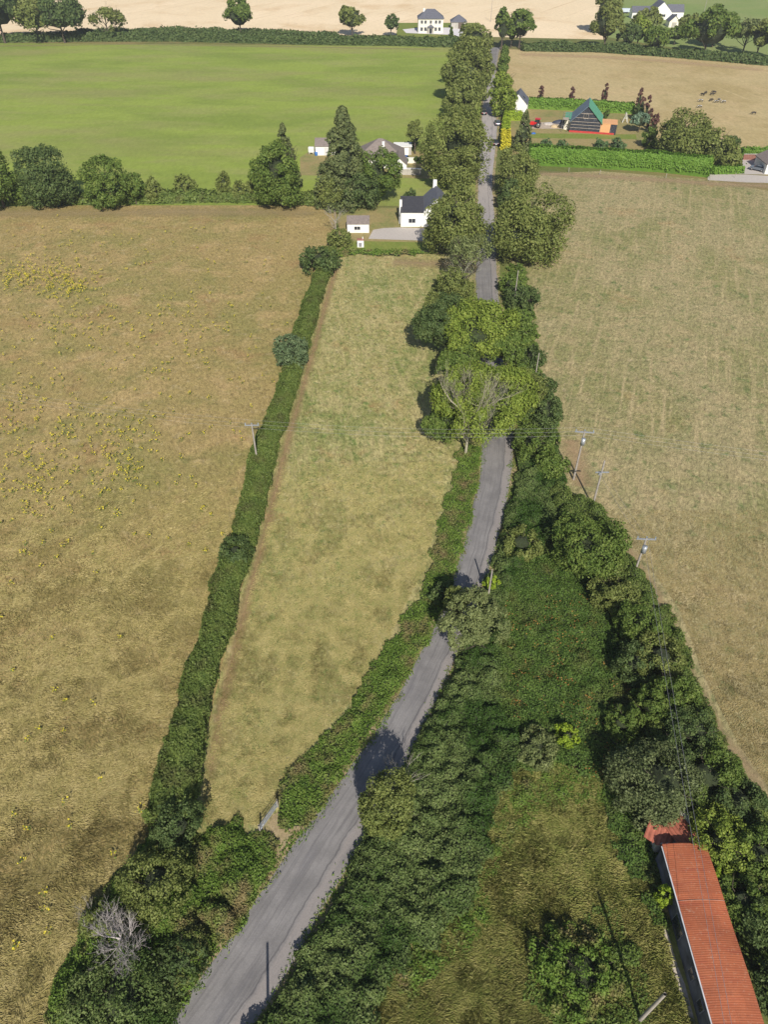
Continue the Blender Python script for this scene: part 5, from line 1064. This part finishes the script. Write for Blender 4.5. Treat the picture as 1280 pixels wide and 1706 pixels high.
# bottom left
baretree('dead_bush', 'dead silvery grey bush with bare spreading branches', 214, 1580, 4.2, plain('silver_branch', (.45, .41, .40), .9, .12, 3), .5, 5, .13, .18, .36, start=.05, starts=11)
tree_c('hawthorn_bush', 'dark rough bush behind the dead silvery bush', 'bush', 262, 1468, 4.2, 120, L_olive, trunk=.03, nclump=80, core=.65)
tree_c('hawthorn_bush', 'dark bush at the foot of the long hedge', 'bush', 290, 1375, 3.8, 90, L_dark, trunk=.03, nclump=70)
tree_c('hawthorn_bush', 'bluish dark bush in the bottom left below the dead one', 'bush', 200, 1660, 3.2, 190, L_scrub, trunk=.03, nclump=120, rz=1.7)
tree_c('hawthorn_bush', 'small bush on the pasture side of the dead silvery bush', 'bush', 170, 1530, 2.4, 80, L_olive, trunk=.03, nclump=40)
tree_c('hawthorn_bush', 'dark bush between the dead bush and the road brambles', 'bush', 300, 1600, 2.6, 90, L_dark, trunk=.03, nclump=60)
baretree('dead_bush', 'small dead twiggy shrub at the pasture edge', 152, 1530, 2.4, spread=.5, depth=4, r=.05, up=.2, L=.35)
# thickets
def hedgefill(name, poly_px, *a, label=None, cat=None, kind=None, **kw):
    o, g = scrub(name, GP(poly_px), *a, **kw); tag(o, label, cat, None, kind); return o, g
hedgefill('roadside_brambles', [(330, 1405), (345, 1385), (400, 1372), (440, 1392), (462, 1415), (455, 1455), (400, 1532), (340, 1616), (280, 1700), (225, 1780), (60, 1780), (90, 1640), (140, 1540), (200, 1450), (250, 1385), (300, 1380)], .8, 1.9, .8, 1.7, .30, L_verge, leaf=.09, step=.2, label='bright green brambles filling the corner between road and gate', cat='brambles', kind='stuff')
VERGE = [(762, 745), (800, 742), (797, 790), (786, 850), (770, 915), (748, 975), (728, 1032), (690, 1103), (664, 1150), (632, 1205), (600, 1247), (553, 1312), (505, 1375), (468, 1382), (462, 1345), (478, 1288), (520, 1252), (562, 1200), (600, 1145), (640, 1085), (690, 1005), (712, 950), (726, 890), (746, 830), (757, 790)]
hedgefill('verge_hedge', VERGE, .2, .75, .4, 1.2, .30, L_verge, leaf=.10, step=.25, edge=1.0, base=.25, label='ragged green hedge bank between the paddock and the road', cat='hedge')
POLY_S = [(862, 745), (858, 790), (846, 858), (828, 925), (812, 985), (792, 1040), (764, 1102), (742, 1155), (714, 1208), (688, 1262), (650, 1332), (612, 1400), (575, 1470), (528, 1562), (478, 1645), (430, 1712), (390, 1790), (610, 1790), (625, 1700), (650, 1625), (720, 1570), (775, 1520), (800, 1440), (815, 1360), (850, 1290), (880, 1250), (830, 1180), (830, 1080), (850, 980), (880, 930), (935, 900), (935, 830), (930, 760), (895, 720)]
_, gS = hedgefill('blackthorn_thicket', POLY_S, .8, 2.0, .6, 1.5, 1.1, L_scrub, leaf=.10, step=.25, base=.9, clumpn=.6, label='grey-green blackthorn thicket along the right of the road', cat='thicket', kind='stuff')
POLY_B = [(850, 940), (890, 900), (960, 930), (1040, 985), (1085, 1060), (1085, 1180), (1075, 1260), (1060, 1340), (1085, 1400), (1060, 1400), (1010, 1310), (930, 1270), (870, 1290), (800, 1230), (800, 1120), (825, 1010)]
_, gB = hedgefill('bramble_patch', POLY_B, .5, 1.1, .5, 1.5, .35, L_bramble, leaf=.095, step=.25, base=.5, label='low dark green bramble patch with rusty leaves', cat='brambles', kind='stuff')
POLY_E = [(905, 800), (960, 830), (1000, 850), (1050, 930), (1105, 1010), (1150, 1100), (1180, 1190), (1220, 1260), (1262, 1320), (1330, 1420), (1480, 1706), (1500, 1790), (1318, 1790), (1285, 1706), (1250, 1600), (1222, 1520), (1190, 1440), (1150, 1380), (1080, 1370), (1060, 1300), (1070, 1180), (1050, 1060), (990, 970), (940, 920), (920, 860)]
hedgefill('edge_undergrowth', POLY_E, .9, 2.6, .8, 1.6, .7, leafmat('leaf_edge', [(.040, .066, .018), (.078, .112, .030), (.145, .170, .055)], patch=(.15, .14, .05), pscale=.3, plo=.58, phi=.75), leaf=.11, step=.3, label='dense undergrowth beneath the trees along the right meadow', cat='undergrowth', kind='stuff')
hedgefill('lane_undergrowth', [(848, 440), (872, 445), (882, 500), (892, 560), (896, 620), (925, 680), (932, 770), (900, 800), (866, 745), (862, 640), (850, 560), (840, 490)], .8, 2.0, .8, 1.6, .2, L_mid, leaf=.2, step=.4, label='green undergrowth between the lane and the cut meadow', cat='undergrowth', kind='stuff')
hedgefill('lane_bank', [(842, 300), (850, 330), (846, 350), (836, 352), (832, 320)], .6, 1.4, .8, 1.4, .15, L_mid, leaf=.3, step=.5, label='green bank on the right of the lane', cat='undergrowth', kind='stuff')
hedgefill('cottage_bank', [(566, 417), (700, 420), (730, 424), (660, 428), (600, 426), (560, 432)], .3, .8, .6, 1.2, .2, L_verge, leaf=.2, step=.4, label='scrubby green bank between cottage lawn and paddock', cat='undergrowth', kind='stuff')
hedgefill('paddock_scrub', [(724, 470), (790, 470), (792, 500), (745, 510), (700, 560), (700, 520)], .5, 1.3, .8, 1.4, .15, L_olive, leaf=.2, step=.4, label='low scrub on the lane verge below the cottage', cat='undergrowth', kind='stuff')
hedgefill('weed_patch', [(1005, 1300), (1060, 1320), (1085, 1400), (1100, 1480), (1112, 1560), (1100, 1560), (1075, 1490), (1040, 1440), (1010, 1370)], .3, .8, .4, 1.0, .4, L_bramble, leaf=.10, step=.25, base=.3, label='low green weeds between the rough grass and the shed', cat='weeds', kind='stuff')
hedgefill('weed_patch', [(900, 1560), (1000, 1520), (1060, 1560), (1080, 1640), (1060, 1720), (960, 1740), (880, 1680)], .3, .9, .4, 1.0, .25, L_mid, leaf=.10, step=.25, base=.12, edge=2.5, label='loose green weeds round the big bush in the rough grass', cat='weeds', kind='stuff')
hedgefill('weed_patch', [(870, 1270), (1020, 1290), (1040, 1340), (960, 1330), (880, 1350), (850, 1430), (810, 1530), (740, 1610), (660, 1690), (610, 1720), (640, 1630), (760, 1530), (805, 1440), (825, 1340)], .2, .6, .3, .9, .35, L_verge, leaf=.09, step=.25, base=.10, edge=3.2, label='scattered low weeds where the thicket thins into rough grass', cat='weeds', kind='stuff')
# rusty leaves in the brambles
def on(g, pts):
    X, Y, Z, x0, y0, st = g; i = np.clip(((pts[:, 0] - x0) / st).astype(int), 0, Z.shape[0] - 1); j = np.clip(((pts[:, 1] - y0) / st).astype(int), 0, Z.shape[1] - 1); return Z[i, j]
rng = rs(77); pts = []
for cx, cy, s, n in [(960, 1050, 40, 26), (900, 1080, 50, 16), (980, 1170, 40, 26), (860, 1120, 40, 12), (1020, 1280, 30, 30), (900, 1030, 30, 10), (880, 1190, 30, 10), (850, 1040, 14, 5)]:
    for _ in range(n): pts.append(G(rng.normal(cx, s), rng.normal(cy, s * .8)))
pts = np.array(pts); zz = on(gB, pts); pts = pts[zz > .1]; zz = zz[zz > .1]
tag(specks('rusty_leaves', pts, .065, L_rust, 9, rng, .30, zz), 'orange rusty leaves scattered over the bramble patch', 'leaves', None, 'stuff')
# ragwort in the left pasture
rng = rs(31); P = []
for cx, cy, sx, sy, n in [(50, 462, 55, 13, 230), (110, 480, 22, 11, 110), (110, 540, 40, 22, 60), (20, 660, 30, 30, 30), (60, 720, 60, 50, 90), (200, 720, 40, 30, 50), (70, 790, 45, 40, 70), (200, 775, 25, 25, 45), (250, 560, 80, 40, 60), (320, 520, 40, 30, 24), (290, 790, 30, 20, 10), (100, 420, 90, 30, 60), (330, 600, 40, 40, 16)]:
    for _ in range(n): P.append((rng.normal(cx, sx), rng.normal(cy, sy)))
for _ in range(260): P.append((rng.uniform(-120, 480), 370 + 560 * rng.rand() ** 1.1))
for _ in range(30): P.append((rng.uniform(0, 240), rng.uniform(930, 1690)))
P = [(x, y) for x, y in P if 360 < y < 1700 and x < 575 - (y - 350) * .26 - 24]
pts = np.array([G(*p) for p in P]); k = rng.randint(0, 3, len(pts))
ragw = plain('ragwort_yellow', (.50, .42, .03), .8, .15, 3); ragg = L_mid
tag(specks('ragwort_flowers', pts, .09, ragw, 7, rng, .17, (.35, .75)), 'yellow ragwort flowers dotted over the rough pasture', 'flowers', None, 'stuff')
tag(specks('ragwort_stems', pts, .08, ragg, 7, rng, .16, (.05, .5)), 'green ragwort leaves under the yellow flowers', 'plants', None, 'stuff')
# grass
def grassmat(name, cols): 
    m = leafmat(name, cols, trans=.3, tk=1.25); return m
g1 = grassmat('long_dry_grass', [(.205, .19, .074), (.320, .270, .125), (.46, .385, .215)])
PL = [(-62, 12), (-22.5, 12)] + GP([(250, 1400), (318, 1250), (345, 1120), (380, 990), (412, 880), (440, 780)]) + [(-62, row(780))]
tag(grassblades('long_grass', PL, 260000, .50, .045, g1, 11, (.02, .15), .18, jit=.75, fade=(28, 80)), 'long flattened dry grass in the rough pasture', 'grass', None, 'stuff')
g2 = grassmat('rank_grass', [(.155, .200, .05), (.285, .290, .105), (.48, .43, .21)])
PR = GP([(620, 1780), (640, 1640), (700, 1580), (775, 1520), (800, 1430), (830, 1320), (870, 1280), (940, 1270), (1010, 1310), (1060, 1390), (1095, 1480), (1100, 1550), (1150, 1700), (1180, 1800)])
tag(grassblades('rank_grass', PR, 200000, .50, .032, g2, 12, (.04, .28), .30, jit=1.1), 'tall brown-green grass in the overgrown yard beside the shed', 'grass', None, 'stuff')
g3 = grassmat('mown_grass', [(.19, .22, .075), (.33, .285, .13), (.46, .39, .20)])
PM = GP([(332, 1370), (345, 1270), (372, 1150), (408, 1010), (440, 890), (470, 770), (740, 770), (738, 830), (706, 950), (650, 1060), (575, 1180), (500, 1265), (455, 1335), (430, 1375)])
tag(grassblades('mown_grass', PM, 110000, .28, .045, g3, 13, (.02, .10), .3, fade=(45, 90)), 'short mown grass and straw in the paddock', 'grass', None, 'stuff')
g4 = grassmat('meadow_stubble', [(.19, .185, .08), (.29, .23, .12), (.38, .31, .18)])
PN = GP([(1010, 850), (1070, 930), (1130, 1010), (1175, 1130), (1230, 1240), (1300, 1340), (1500, 1340), (1500, 850)])
tag(grassblades('meadow_grass', PN, 90000, .26, .045, g4, 14, (.02, .10), .3, fade=(45, 80)), 'short dry stubble grass in the right meadow', 'grass', None, 'stuff')

# rough grass creeping over both edges of the tarmac
def edgegrass(path, off, n, seed):
    rng = rs(seed); Q, L = path_resample(np.array(path), .5); k = rng.randint(0, len(Q) - 1, n); k = k[rng.rand(n) < np.clip((170 - Q[k, 1]) / 110, 0.05, 1)]
    t = np.gradient(Q, axis=0); t /= np.linalg.norm(t, axis=1, keepdims=True) + 1e-9; nn = np.stack([t[:, 1], -t[:, 0]], 1)
    vn = VN(seed); d = rng.normal(off, .28, len(k)) + (vn(Q[k, 0], Q[k, 1], .7) - .5) * .9
    P = Q[k] + nn[k] * d[:, None] + rng.normal(0, .2, (len(k), 2)); return P
PG = np.concatenate([edgegrass(GP(RL), -.30, 30000, 5), edgegrass(GP(RR), .30, 30000, 6)]); rng = rs(8)
pp = np.hstack([PG, rng.uniform(.04, .22, (len(PG), 1))]); vv, ff = leaves_geo(pp, np.tile([0, 0, 1.], (len(pp), 1)), np.full(len(pp), .12), rng, .6, .35)
tag(link('verge_grass', npmesh('verge_grass', vv, [ff]), L_verge), 'ragged grass creeping over the edges of the tarmac', 'grass', None, 'stuff')

hm = bpy.data.materials.new('haze_air'); hm.use_nodes = True; hn = hm.node_tree; hn.nodes.remove(hn.nodes['Principled BSDF'])
pv = hn.nodes.new('ShaderNodeVolumePrincipled'); pv.inputs['Color'].default_value = (.86, .90, 1, 1); pv.inputs['Density'].default_value = .00022; pv.inputs['Anisotropy'].default_value = .2
hn.links.new(pv.outputs[0], hn.nodes['Material Output'].inputs['Volume'])
hz = link('haze', boxmesh('haze', -3100, 3100, -450, 6100, -1, 90), hm); hz['kind'] = 'stuff'; hz['label'] = 'thin pale summer haze over the fields'
